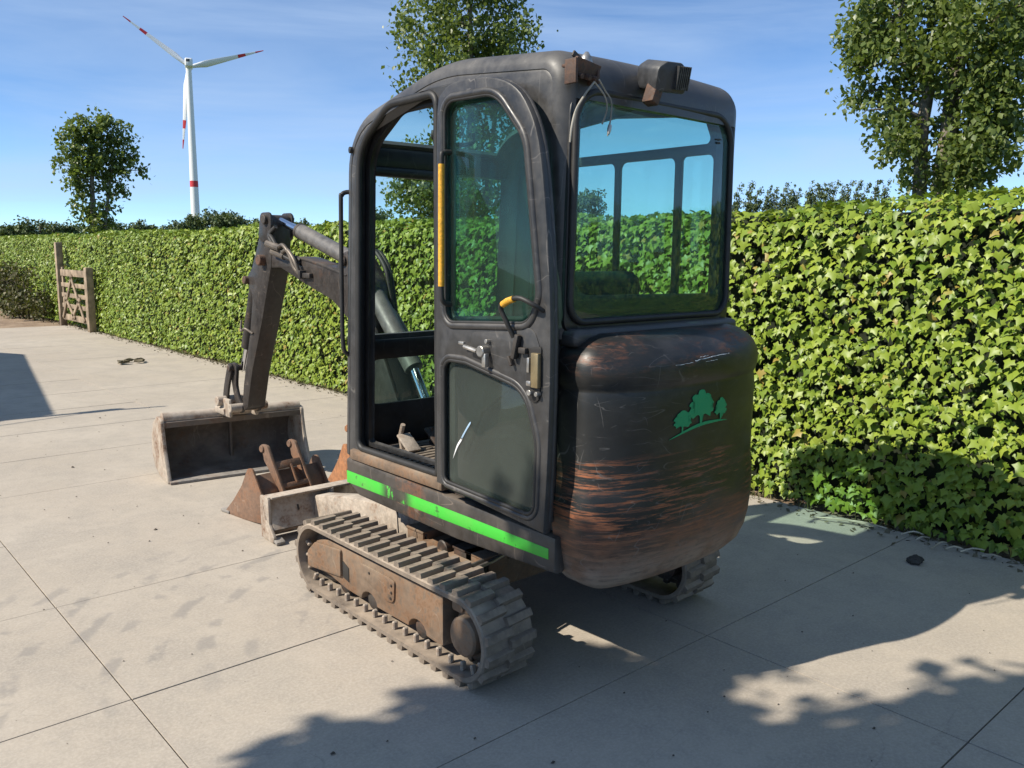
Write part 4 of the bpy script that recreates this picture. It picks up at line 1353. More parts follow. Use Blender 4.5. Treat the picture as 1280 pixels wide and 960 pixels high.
for (x0, x1, z0, z1, w0) in ((2.27, 2.36, 1.186, 1.190, .0022), (2.37, 2.47, 1.195, 1.203, .0034), (2.40, 2.45, 1.205, 1.207, .0022), (2.47, 2.58, 1.203, 1.206, .0020), (2.43, 2.50, 1.187, 1.190, .0014)):
    pts = [(x0 + (x1 - x0) * q / 9, z0 + (z1 - z0) * q / 9 + rnd.uniform(-.0012, .0012)) for q in range(10)]
    lo_ = [(x, z - w0 * rnd.uniform(.15, 1)) for x, z in pts]
    sub(cw, 'paint_scrape', decal(pts[::-1] + lo_, 'paint_scrape', 'turbine_white'))
sub(cw, 'top_cover', B().box((XC, 1.955, 1.275), (0.93, 0.09, 0.06), 0.02, None, 3).mesh('top_cover', 'cab_plastic'))

# ---- roof lamp and broken beacon bracket
lam_c = Vector((2.345, 1.885, 2.145))
Rl = Matrix.Rotation(radians(-16), 3, 'Z') @ Matrix.Rotation(radians(14), 3, 'X')
lam = part('work_lamp', plate('Y', 0, 0.125, rp([(-0.062, -0.045, 0.012), (0.062, -0.045, 0.012), (0.062, 0.03, 0.02), (0.03, 0.052, 0.02), (-0.03, 0.052, 0.02), (-0.062, 0.03, 0.02)], 4), (), 0.006, 'lamp_plastic', 'work_lamp'))
for v in lam.data.vertices:
    v.co = lam_c + Rl @ (v.co * 1.0)
fins = B()
for q in range(7):
    fins.box(lam_c + Rl @ Vector((0.012 + 0.0075 * q - 0.0, -0.068, 0.005)), (0.004, 0.02, 0.075), 0, Rl)
sub(lam, 'cooling_fins', fins.mesh('cooling_fins', 'lamp_plastic'))['kind'] = 'stuff'
sub(lam, 'lamp_mount', B().box(lam_c + Vector((-0.055, -0.01, -0.06)), (0.04, 0.05, 0.08), 0.008, Matrix.Rotation(0.4, 3, 'Y')).mesh('lamp_mount', 'rusty_bracket'))
bc = Vector((2.005, 1.915, 2.125))
bk = B().box(bc, (0.115, 0.012, 0.055), 0.003, Matrix.Rotation(0.35, 3, 'X') @ Matrix.Rotation(0.12, 3, 'Y')).box(bc + Vector((-0.055, 0.01, -0.01)), (0.012, 0.05, 0.075), 0.003).box(bc + Vector((0.05, 0.015, -0.012)), (0.012, 0.05, 0.05), 0.003).box(bc + Vector((0, 0.03, 0.012)), (0.11, 0.05, 0.010), 0.003)
for q in (-0.035, 0.0, 0.03):
    bk.cyl(bc + Vector((q, -0.02, -0.028)), bc + Vector((q, 0.0, -0.02)), 0.008, 8)
bkt = part('beacon_bracket', bk.mesh('beacon_bracket', 'rusty_bracket'))
sub(bkt, 'beacon_stub', B().tube([bc + Vector((0.015, 0.02, 0.0)), bc + Vector((0.02, 0.02, 0.03)), bc + Vector((0.022, 0.02, 0.045)), bc + Vector((0.024, 0.02, 0.06))], [0.018, 0.022, 0.017, 0.006], 12).mesh('beacon_stub', 'steel', 60))
sub(bkt, 'wing_nut', B().box(bc + Vector((-0.03, 0.01, 0.035)), (0.045, 0.008, 0.02), 0.003, Matrix.Rotation(0.5, 3, 'Y')).mesh('wing_nut', 'dark_steel'))
w = bc + Vector((0.03, -0.03, -0.03))
part('loose_wire', B().tube(spl([tuple(w), (2.08, 1.90, 2.07), (2.105, 1.895, 2.04), (2.105, 1.895, 1.99), (2.092, 1.895, 1.93)], 5), 0.0028, 6).mesh('loose_wire', 'wire', 60))
part('loose_wire', B().tube(spl([(2.03, 1.90, 2.09), (1.995, 1.905, 2.05), (1.965, 1.915, 2.0), (1.952, 1.92, 1.95), (1.95, 1.925, 1.90)], 5), 0.0035, 6).mesh('loose_wire', 'wire', 60))
part('loose_wire', B().tube(spl([(2.03, 1.90, 2.09), (2.075, 1.895, 2.05), (2.085, 1.895, 2.01), (2.07, 1.90, 1.965)], 5), 0.0028, 6).mesh('loose_wire', 'wire', 60))
part('wire_plug', B().tube([(2.100, 1.893, 1.965), (2.097, 1.893, 1.95), (2.093, 1.893, 1.935)], [0.006, 0.007, 0.004], 8).mesh('wire_plug', 'steel', 60))

# ---- tracks
TR, TZ, TYR, TYF = 0.160, 0.179, 2.248, 3.305
PER = 2 * (TYF - TYR) + 2 * pi * TR


def track_pt(s, off=0.0):
    """point and outward normal on the belt at arc length s"""
    s %= PER
    L = TYF - TYR
    if s < L:
        return Vector((TYF - s, TZ + TR + off)), Vector((0, 1))          # top run, front to rear
    s -= L
    if s < pi * TR:
        a = pi / 2 + s / TR
        n = Vector((cos(a), sin(a)))
        return Vector((TYR, TZ)) + n * (TR + off), n
    s -= pi * TR
    if s < L:
        return Vector((TYR + s, TZ - TR - off)), Vector((0, -1))
    s -= L
    a = -pi / 2 + s / TR
    n = Vector((cos(a), sin(a)))
    return Vector((TYF, TZ)) + n * (TR + off), n


def make_track(x0, side, full):
    """x0 outer edge, side +1 when the machine lies towards +X"""
    W = 0.23
    xs_ = [0, 0.006, W - 0.006, W]
    n = 120
    V, F = [], []
    for k in range(n):
        for x, o in ((0.0, -0.006), (0.006, 0.0), (W - 0.006, 0.0), (W, -0.006), (W, -0.022), (0, -0.022)):
            p, _ = track_pt(PER * k / n, o)
            V.append((x0 + side * x, p.x, p.y))
    for k in range(n):
        for j in range(6):
            a, b_ = k * 6 + j, k * 6 + (j + 1) % 6
            c, d = ((k + 1) % n) * 6 + (j + 1) % 6, ((k + 1) % n) * 6 + j
            F.append((a, b_, c, d) if side > 0 else (a, d, c, b_))
    tr = part('track', mesh('track', V, F, 'rubber_dusty', 40), None if full else 'far side rubber track')
    # tread bars: two staggered rows
    def lug_mesh(w, name):
        b = B()
        h = 0.019
        lo, hi = 0.037, 0.026
        skew = 0.016
        vs = []
        for z, l in ((-0.002, lo), (h * 0.75, hi * 1.15), (h, hi)):
            for x, y in ((0, -l + 0), (w, -l + skew), (w, l * 0.9 + skew), (0, l * 0.9)):
                vs.append((x, y * 0.53, z))
        fs = [(8, 9, 10, 11)]
        for a in (0, 4):
            for q in range(4):
                ww = (q + 1) % 4
                fs.append((a + q, a + ww, a + 4 + ww, a + 4 + q))
        return b.add(vs, fs).mesh(name, 'rubber_dusty', 0)
    lm = lug_mesh(0.118, 'tread_lug')
    lm2 = lug_mesh(0.118, 'tread_lug')
    NP = 42
    for k in range(NP):
        for row in (0, 1):
            s = PER * (k + 0.5 * row) / NP
            p, nn = track_pt(s)
            t = Vector((nn.y, -nn.x))
            o = bpy.data.objects.new('tread_lug', lm if row == 0 else lm2)
            # local x across the belt, y along it, z outward
            ax = Vector((side, 0, 0))
            az = Vector((0, nn.x, nn.y))
            ay = az.cross(ax)
            mm = Matrix((ax, ay, az)).transposed().to_4x4()
            mm.translation = (x0 + side * (0.004 if row == 0 else 0.108), p.x, p.y)
            link(o, tr)
            o.matrix_basis = mm
            if not full and row == 1 and False:
                break
    # inner guide teeth
    tm = B().box((0, 0, 0.016), (0.022, 0.016, 0.036), 0.004, None, 1).mesh('guide_tooth', 'mud_steel', 0)
    if full:
        for k in range(NP):
            s = PER * (k + 0.25) / NP
            p, nn = track_pt(s, -0.022)
            if nn.y > 0.5:
                continue
            for xo in (0.045, 0.175):
                o = bpy.data.objects.new('guide_tooth', tm)
                az = Vector((0, -nn.x, -nn.y))
                ax = Vector((1, 0, 0))
                ay = az.cross(ax)
                mm = Matrix((ax, ay, az)).transposed().to_4x4()
                mm.translation = (x0 + side * xo, p.x, p.y)
                link(o, tr)
                o.matrix_basis = mm
    # side frame with roller cut-outs
    def arcpts(cy, r, z):
        return [(cy + r * cos(a), z + r * 0.75 * sin(a)) for a in [pi - pi * q / 8 for q in range(9)]][::-1]
    fl = [(3.394, 0.115), (3.398, 0.185), (3.34, 0.247), (3.23, 0.278), (2.384, 0.286), (2.384, 0.090), (2.44, 0.088)]
    fl += arcpts(2.55, 0.060, 0.092)[::-1]
    fl += arcpts(2.90, 0.060, 0.092)[::-1]
    fl += [(3.08, 0.095), (3.22, 0.115)]
    xm = x0 + side * 0.105
    fr_ = part('track_frame', plate('X', xm, 0.13, fl, (), 0.006, 'frame_rust', 'track_frame'))
    sub(fr_, 'front_guard', plate('X', x0 + side * 0.034, 0.014, rp([(3.405, 0.112, 0.01), (3.405, 0.185, 0.02), (3.335, 0.245, 0.03), (3.11, 0.268, 0.01), (3.11, 0.145, 0.01)], 3), (), 0.003, 'frame_rust', 'front_guard'))
    sub(fr_, 'guard_gap_shade', plate('X', x0 + side * 0.0385, 0.004, rp([(3.105, 0.145), (3.105, 0.218), (3.055, 0.198), (3.055, 0.135)], 2), (), 0.001, 'hose', 'guard_gap_shade'))  # solid black plate painted as the shade in the gap behind the guard
    cp = sub(fr_, 'cover_plate', plate('X', x0 + side * 0.037, 0.010, rp([(2.95, 0.255, 0.01), (2.73, 0.255, 0.02), (2.695, 0.248, 0.01), (2.70, 0.155, 0.03), (2.76, 0.150, 0.03), (2.95, 0.20, 0.02)], 4), (), 0.002, 'frame_rust', 'cover_plate'))
    if full:
        for (y, z) in ((2.88, 0.232), (2.715, 0.228), (2.715, 0.198), (2.72, 0.172)):
            sub(cp, 'bolt', B().cyl((x0 + side * 0.034, y, z), (x0 + side * 0.0275, y, z), 0.006, 6).mesh('bolt', 'dark_steel'))
    for cy in (2.55, 2.90, 3.13):
        sub(fr_, 'roller', B().cyl((x0 + side * 0.06, cy, 0.096), (x0 + side * 0.17, cy, 0.096), 0.042, 16).mesh('roller', 'dark_steel'))
    sub(fr_, 'rail', B().box((xm, 2.9, 0.295), (0.11, 0.86, 0.02), 0.006).mesh('rail', 'frame_rust'))
    # drive sprocket and motor hub
    sp_ = part('sprocket', B().cyl((x0 + side * 0.085, TYR, TZ), (x0 + side * 0.125, TYR, TZ), 0.112, 28).cyl((x0 + side * 0.05, TYR, TZ), (x0 + side * 0.20, TYR, TZ), 0.074, 24).mesh('sprocket', 'dark_steel'))
    hb_ = B().tube([(x0 + side * a, TYR, TZ) for a in (0.055, 0.030, 0.022, 0.020, 0.018)], [0.076, 0.074, 0.066, 0.056, 0.001], 28)
    sub(sp_, 'hub_cap', hb_.mesh('hub_cap', 'frame_rust', 30))
    sub(sp_, 'motor_bracket', B().box((x0 + side * 0.11, TYR + 0.06, TZ + 0.085), (0.10, 0.10, 0.05), 0.01).cyl((x0 + side * 0.05, TYR + 0.045, TZ + 0.088), (x0 + side * 0.10, TYR + 0.045, TZ + 0.088), 0.016, 10).mesh('motor_bracket', 'frame_rust'))
    for q in range(10):
        a = 2 * pi * q / 10
        sub(sp_, 'sprocket_tooth', B().box((x0 + side * 0.105, TYR + 0.118 * cos(a), TZ + 0.118 * sin(a)), (0.03, 0.03, 0.026), 0.005, Matrix.Rotation(a, 3, 'X')).mesh('sprocket_tooth', 'dark_steel'))
    idl = part('idler', B().cyl((x0 + side * 0.075, TYF, TZ), (x0 + side * 0.155, TYF, TZ), 0.125, 28).mesh('idler', 'dark_steel'))
    return tr


make_track(1.748, 1, True)
make_track(3.115, -1, False)

# ---- undercarriage, slew ring, blade
ucx = B().box((XC, 2.72, 0.245), (0.90, 0.46, 0.12), 0.02).box((XC, 2.80, 0.30), (0.46, 0.50, 0.06), 0.02)
uc = part('undercarriage', ucx.mesh('undercarriage', 'frame_rust'))
sub(uc, 'slew_ring', B().cyl((XC, 2.75, 0.32), (XC, 2.75, 0.40), 0.27, 32).mesh('slew_ring', 'dark_steel'))
for y, m in ((2.96, 'frame_rust'), (2.62, 'dark_steel'), (2.54, 'frame_rust')):
    b = B().box((2.12, y, 0.335), (0.11, 0.13, 0.012), 0.003).box((2.075, y, 0.305), (0.012, 0.12, 0.06), 0.003).box((2.14, y - 0.06, 0.30), (0.10, 0.012, 0.07), 0.003)
    sub(uc, 'step_bracket', b.mesh('step_bracket', m))
sub(uc, 'spread_cylinder', B().cyl((2.05, 2.74, 0.315), (2.75, 2.74, 0.315), 0.035, 14).mesh('spread_cylinder', 'dark_steel'))
for q, (y, z) in enumerate(((2.47, 0.33), (2.445, 0.325))):
    sub(uc, 'hydraulic_pipe', B().tube([(1.99, y, z), (2.10, y + 0.02, z), (2.3, y + 0.06, z + 0.02)], 0.009, 8).mesh('hydraulic_pipe', 'steel', 60))
sub(uc, 'hydraulic_hose', B().tube(spl([(2.02, 2.46, 0.25), (2.10, 2.50, 0.31), (2.2, 2.56, 0.34), (2.25, 2.65, 0.33)], 6), 0.014, 8).mesh('hydraulic_hose', 'hose', 60))
sub(uc, 'hanging_wire', B().tube(spl([(1.99, 2.98, 0.44), (1.985, 2.97, 0.38), (1.98, 2.955, 0.32)], 4), 0.003, 6).mesh('hanging_wire', 'hose', 60))
for x in (2.235, 2.655):
    ba = plate('X', x, 0.10, rp([(2.95, 0.20, 0.02), (2.95, 0.30, 0.03), (3.30, 0.335, 0.06), (3.75, 0.285, 0.05), (4.10, 0.215, 0.02), (4.10, 0.06, 0.01), (3.9, 0.09, 0.03), (3.4, 0.19, 0.08)][::-1], 4), (), 0.010, 'mud_steel', 'blade_arm')
    part('blade_arm', ba)
part('blade_cylinder', B().cyl((XC, 3.0, 0.33), (XC, 3.55, 0.31), 0.035, 16).cyl((XC, 3.55, 0.31), (XC, 3.95, 0.28), 0.018, 12).mesh('blade_cylinder', 'dark_steel'))
blade_prof = [(4.115, 0.245), (4.165, 0.25), (4.185, 0.235), (4.165, 0.16), (4.165, 0.09), (4.195, 0.018), (4.185, 0.012), (4.15, 0.02), (4.145, 0.09), (4.145, 0.16), (4.155, 0.225), (4.115, 0.23)]
bld = part('dozer_blade', plate('X', 2.445, 1.05, blade_prof, (), 0.002, 'mud_steel', 'dozer_blade'))
def end_plate(x):
    return plate('X', x, 0.016, rp([(4.205, 0.245, 0.01), (4.195, 0.012, 0.01), (4.06, 0.008, 0.01), (4.045, 0.04, 0.01), (4.10, 0.10, 0.02), (4.105, 0.245, 0.02)], 3), (rp([(4.165, 0.19, 0.008), (4.145, 0.19, 0.008), (4.130, 0.115, 0.008), (4.150, 0.115, 0.008)], 3),), 0.003, 'mud_steel', 'end_plate')
sub(bld, 'end_plate', end_plate(1.925))
sub(bld, 'end_plate', end_plate(2.965))
sub(bld, 'lower_flange', B().box((2.445, 4.125, 0.055), (1.02, 0.055, 0.012), 0.003).mesh('lower_flange', 'frame_rust'))
sub(bld, 'top_flange', B().box((2.445, 4.112, 0.243), (1.02, 0.035, 0.010), 0.003).mesh('top_flange', 'mud_steel'))
sub(bld, 'web_plate', plate('X', 2.445, 1.02, [(4.150, 0.228), (4.160, 0.224), (4.090, 0.066), (4.080, 0.070)], (), 0.001, 'mud_steel', 'web_plate'))
for xx in (2.10, 2.72):
    sub(bld, 'drain_slot_shade', B().box((xx, 4.121, 0.160), (0.012, 0.006, 0.032), 0.002, Matrix.Rotation(-0.42, 3, 'X')).mesh('drain_slot_shade', 'hose'))  # small black boxes in place of the shade inside open slots
sub(bld, 'stiffener', B().box((2.30, 4.12, 0.15), (0.014, 0.06, 0.18), 0.003).mesh('stiffener', 'mud_steel'))
sub(bld, 'foot_tab', B().box((1.945, 4.045, 0.018), (0.05, 0.05, 0.02), 0.004, Matrix.Rotation(0.3, 3, 'X')).mesh('foot_tab', 'grey_steel'))

# ---- swing post, boom, arm
kp = B()
kp.cyl((XC, 3.56, 0.38), (XC, 3.56, 0.68), 0.075, 20)
kp.box((XC, 3.44, 0.48), (0.22, 0.26, 0.14), 0.02)
king = part('swing_post', kp.mesh('swing_post', 'dark_steel'))
for s in (-1, 1):
    sub(king, 'post_cheek', plate('X', XC + s * 0.085, 0.022, rp([(3.46, 0.55, 0.03), (3.66, 0.55, 0.03), (3.90, 1.02, 0.05), (3.88, 1.17, 0.06), (3.72, 1.17, 0.05), (3.50, 0.80, 0.06)], 5), (), 0.004, 'arm_paint', 'post_cheek'))
sub(king, 'boom_foot_pin', B().cyl((XC - 0.11, 3.79, 1.08), (XC + 0.11, 3.79, 1.08), 0.032, 16).mesh('boom_foot_pin', 'dark_steel'))
# pale green lettering strip on the post cheek
lz = [(3.872, 1.09), (3.845, 1.095), (3.868, 1.06), (3.838, 1.062), (3.862, 1.035), (3.832, 1.038)]
sub(king, 'lettering', B().tube([(XC - 0.0975, y, z) for y, z in lz], 0.004, 5).mesh('lettering', 'emblem_green', 0))
boom_loop = rp([(5.085, 1.495, 0.045), (5.04, 1.555, 0.04), (4.79, 1.515, 0.1), (4.53, 1.520, 0.2), (4.30, 1.480, 0.3), (4.14, 1.465, 0.04), (4.105, 1.54, 0.03), (4.03, 1.56, 0.03), (4.02, 1.53, 0.04), (3.93, 1.53, 0.10), (3.815, 1.40, 0.10), (3.77, 1.20, 0.2), (3.735, 1.02, 0.06), (3.86, 1.00, 0.06), (3.93, 1.12, 0.15), (4.05, 1.20, 0.12), (4.20, 1.285, 0.3), (4.54, 1.372, 0.4), (4.82, 1.455, 0.15), (5.06, 1.445, 0.04)], 4)
boom = part('boom', plate('X', XC, 0.118, boom_loop, (), 0.006, 'arm_paint', 'boom'))
sub(boom, 'weld_flange', plate('X', XC, 0.126, [(p[0], p[1]) for p in rp([(4.60, 1.524, .01), (4.60, 1.512, .01), (4.30, 1.468, .2), (4.05, 1.42, .05), (4.03, 1.43, .05), (4.29, 1.482, .2)], 3)], (), 0.003, 'dark_steel', 'weld_flange'))
sub(boom, 'arm_pin', B().cyl((XC - 0.105, 5.035, 1.497), (XC + 0.105, 5.035, 1.497), 0.034, 18).mesh('arm_pin', 'rusty_bracket'))
sub(boom, 'cylinder_pin', B().cyl((XC - 0.075, 4.065, 1.505), (XC + 0.075, 4.065, 1.505), 0.03, 16).mesh('cylinder_pin', 'dark_steel'))
sub(boom, 'hose_clamp', B().box((XC - 0.07, 4.46, 1.415), (0.03, 0.10, 0.03), 0.006).box((XC - 0.075, 4.51, 1.42), (0.05, 0.03, 0.05), 0.006).mesh('hose_clamp', 'dark_steel'))
for q in (0, 1):
    dy = q * 0.06
    sub(boom, 'hard_pipe', B().tube(spl([(XC - 0.09, 4.78 - dy, 1.565 - dy * .3), (XC - 0.10, 4.70 - dy, 1.59 - dy * .5), (XC - 0.10, 4.62 - dy, 1.54 - dy * .6), (XC - 0.09, 4.58 - dy, 1.46 - dy * .6), (XC - 0.075, 4.53, 1.415)], 5), 0.012, 8).mesh('hard_pipe', 'pipe', 60))
sub(boom, 'hose_fitting', B().cyl((XC - 0.09, 4.92, 1.60), (XC - 0.09, 4.75, 1.57), 0.022, 10).cyl((XC - 0.08, 4.88, 1.55), (XC - 0.08, 4.72, 1.52), 0.019, 10).mesh('hose_fitting', 'pipe'))
arm_loop = rp([(5.02, 1.775, 0.04), (4.895, 1.775, 0.04), (4.91, 1.60, 0.1), (4.94, 1.45, 0.1), (5.10, 1.09, 0.3), (5.268, 0.757, 0.3), (5.36, 0.50, 0.05), (5.42, 0.47, 0.04), (5.435, 0.53, 0.04), (5.405, 0.66, 0.2), (5.27, 1.035, 0.3), (5.215, 1.27, 0.1), (5.265, 1.32, 0.02), (5.295, 1.38, 0.03), (5.215, 1.44, 0.05), (5.11, 1.60, 0.2)], 4)
arm = part('dipper_arm', plate('X', XC, 0.128, arm_loop, (), 0.006, 'arm_paint', 'dipper_arm'))
for s in (-1, 1):
    sub(arm, 'top_lug', plate('X', XC + s * 0.071, 0.016, rp([(5.03, 1.79, 0.04), (4.885, 1.79, 0.04), (4.90, 1.62, 0.05), (5.08, 1.60, 0.05)], 4), (), 0.004, 'arm_paint', 'top_lug'))
sub(arm, 'top_pin', B().cyl((XC - 0.10, 4.955, 1.745), (XC + 0.10, 4.955, 1.745), 0.030, 16).mesh('top_pin', 'dark_steel'))
sub(arm, 'bucket_cylinder_pin', B().cyl((XC - 0.09, 5.285, 1.365), (XC + 0.09, 5.285, 1.365), 0.026, 14).mesh('bucket_cylinder_pin', 'rusty_bracket'))
sub(arm, 'hose_guide', B().tube(spl([(XC - 0.07, 5.22, 1.02), (XC - 0.10, 5.27, 1.05), (XC - 0.10, 5.33, 1.03), (XC - 0.09, 5.34, 1.10)], 4), 0.008, 8).mesh('hose_guide', 'pipe', 60))
# arm cylinder above the boom
ac = part('arm_cylinder', B().cyl((XC, 4.09, 1.515), (XC, 4.66, 1.672), 0.045, 20).mesh('arm_cylinder', 'cyl_paint'))
sub(ac, 'piston_rod', B().cyl((XC, 4.66, 1.672), (XC, 4.945, 1.745), 0.024, 16).mesh('piston_rod', 'chrome'))
sub(ac, 'end_gland', B().cyl((XC, 4.64, 1.666), (XC, 4.672, 1.675), 0.047, 20).mesh('end_gland', 'dark_steel'))
# boom lift cylinder behind the boom, towards the cab
bcx = part('boom_cylinder', B().cyl((XC + 0.0, 3.90, 1.385), (XC + 0.0, 3.49, 0.965), 0.05, 20).mesh('boom_cylinder', 'cyl_paint'))
sub(bcx, 'piston_rod', B().cyl((XC, 3.50, 0.975), (XC, 3.38, 0.80), 0.026, 16).mesh('piston_rod', 'chrome'))
sub(bcx, 'cylinder_eye', B().cyl((XC - 0.06, 3.90, 1.39), (XC + 0.06, 3.90, 1.39), 0.06, 18).mesh('cylinder_eye', 'dark_steel'))
sub(bcx, 'feed_pipe', B().tube([(XC + 0.055, 3.80, 1.27), (XC + 0.06, 3.72, 1.21), (XC + 0.06, 3.60, 1.10)], 0.012, 8).mesh('feed_pipe', 'pipe', 60))
# bucket cylinder along the outer face of the arm
bc2 = part('bucket_cylinder', B().cyl((XC, 5.285, 1.355), (XC, 5.47, 0.90), 0.040, 18).mesh('bucket_cylinder', 'dark_steel'))
sub(bc2, 'piston_rod', B().cyl((XC, 5.465, 0.91), (XC, 5.545, 0.74), 0.020, 14).mesh('piston_rod', 'chrome'))
for s in (-1, 1):
    part('tipping_link', plate('X', XC + s * 0.060, 0.022, spl([(5.585, 0.775), (5.530, 0.790), (5.500, 0.745), (5.515, 0.64), (5.475, 0.545), (5.425, 0.505), (5.440, 0.462), (5.490, 0.465), (5.545, 0.54), (5.585, 0.66)], 4, True), (), 0.004, 'arm_paint', 'tipping_link'))
    part('tipping_link', plate('X', XC + s * 0.085, 0.018, spl([(5.590, 0.775), (5.550, 0.785), (5.535, 0.745), (5.600, 0.60), (5.625, 0.50), (5.665, 0.485), (5.690, 0.52), (5.665, 0.62)], 4, True), (), 0.004, 'arm_paint', 'tipping_link'))
part('link_pin', B().cyl((XC - 0.105, 5.553, 0.757), (XC + 0.105, 5.553, 0.757), 0.022, 14).mesh('link_pin', 'dark_steel'))
for (a, b_) in (((5.01, 1.60), (4.80, 1.50)), ((5.00, 1.63), (4.78, 1.48))):
    part('hydraulic_hose', B().tube(spl([(XC - 0.06, 4.86, 1.70), (XC - 0.075, a[0] - .09, 1.655), (XC - 0.085, 4.86, a[1]), (XC - 0.08, 4.74, b_[1] + .05), (XC - 0.06, 4.55, b_[1])], 6), 0.013, 8).mesh('hydraulic_hose', 'hose', 60))
for k_ in (0, 1):
    part('hydraulic_hose', B().tube(spl([(XC + 0.07, 4.0, 1.57 - k_ * .03), (XC + 0.065 + .02 * k_, 3.93, 1.55), (XC + 0.065 + .02 * k_, 3.84, 1.46), (XC + 0.065 + .02 * k_, 3.80, 1.33), (XC + 0.07, 3.72, 1.1), (XC + 0.07, 3.50, 0.75)], 6), 0.013, 8).mesh('hydraulic_hose', 'hose', 60))

# ---- grading bucket hung on the arm
def grading_bucket():
    cx, cy = 2.425, 5.62
    Rz = Matrix.Rotation(radians(-7), 4, 'Z')
    W = 0.99
    def mv(me):
        for v in me.vertices:
            p = Rz @ Vector((v.co.x - cx, v.co.y - cy, v.co.z))
            v.co = (p.x + cx, p.y + cy, p.z)
        return me
    outer = spl([(5.54, 0.004), (5.72, 0.006), (5.88, 0.030), (5.975, 0.12), (5.985, 0.24), (5.92, 0.345), (5.82, 0.40)], 4)
    inner = spl([(5.82, 0.375), (5.905, 0.325), (5.965, 0.235), (5.955, 0.13), (5.865, 0.047), (5.72, 0.022), (5.54, 0.014)], 4)
    top = [(5.70, 0.408), (5.685, 0.392), (5.69, 0.355), (5.705, 0.352), (5.71, 0.374)]
    prof = [p[:2] for p in outer] + [(5.76, 0.415)] + top + [p[:2] for p in inner]
    bk_ = part('grading_bucket', mv(plate('X', cx, W, prof, (), 0.002, 'bucket_in', 'grading_bucket')), 'wide mud-caked grading bucket')
    ep = rp([(5.535, 0.0, 0.01), (5.73, 0.002, 0.05), (5.90, 0.028, 0.06), (5.99, 0.12, 0.08), (5.995, 0.25, 0.1), (5.92, 0.36, 0.08), (5.80, 0.425, 0.04), (5.68, 0.415, 0.03), (5.675, 0.35, 0.03), (5.64, 0.22, 0.3), (5.57, 0.07, 0.2)], 4)
    for s in (-1, 1):
        sub(bk_, 'end_plate', mv(plate('X', cx + s * (W / 2 - 0.004), 0.026, ep, (), 0.005, 'mud_steel', 'end_plate')))
    sub(bk_, 'top_beam', mv(B().cyl((cx - W / 2 + 0.01, 5.735, 0.412), (cx + W / 2 - 0.01, 5.735, 0.412), 0.043, 22).mesh('top_beam', 'mud_steel')))
    sub(bk_, 'cutting_edge', mv(B().box((cx, 5.555, 0.010), (W, 0.09, 0.018), 0.003).mesh('cutting_edge', 'grey_steel')))
    sub(bk_, 'rib', mv(B().box((cx + 0.02, 5.90, 0.2), (0.02, 0.05, 0.28), 0.006).mesh('rib', 'bucket_in')))
    cp = B().box((XC - 0.02, 5.66, 0.452), (0.24, 0.16, 0.05), 0.015).box((XC - 0.11, 5.62, 0.48), (0.03, 0.2, 0.13), 0.015).box((XC + 0.07, 5.60, 0.48), (0.03, 0.2, 0.13), 0.015)
    cpl = part('quick_coupler', cp.mesh('quick_coupler', 'mud_steel'))
    sub(cpl, 'pivot_pin', B().cyl((XC - 0.15, 5.455, 0.495), (XC + 0.12, 5.455, 0.495), 0.030, 16).mesh('pivot_pin', 'mud_steel'))
    sub(cpl, 'pivot_pin', B().cyl((XC - 0.16, 5.645, 0.52), (XC + 0.12, 5.645, 0.52), 0.034, 16).mesh('pivot_pin', 'mud_steel'))


grading_bucket()
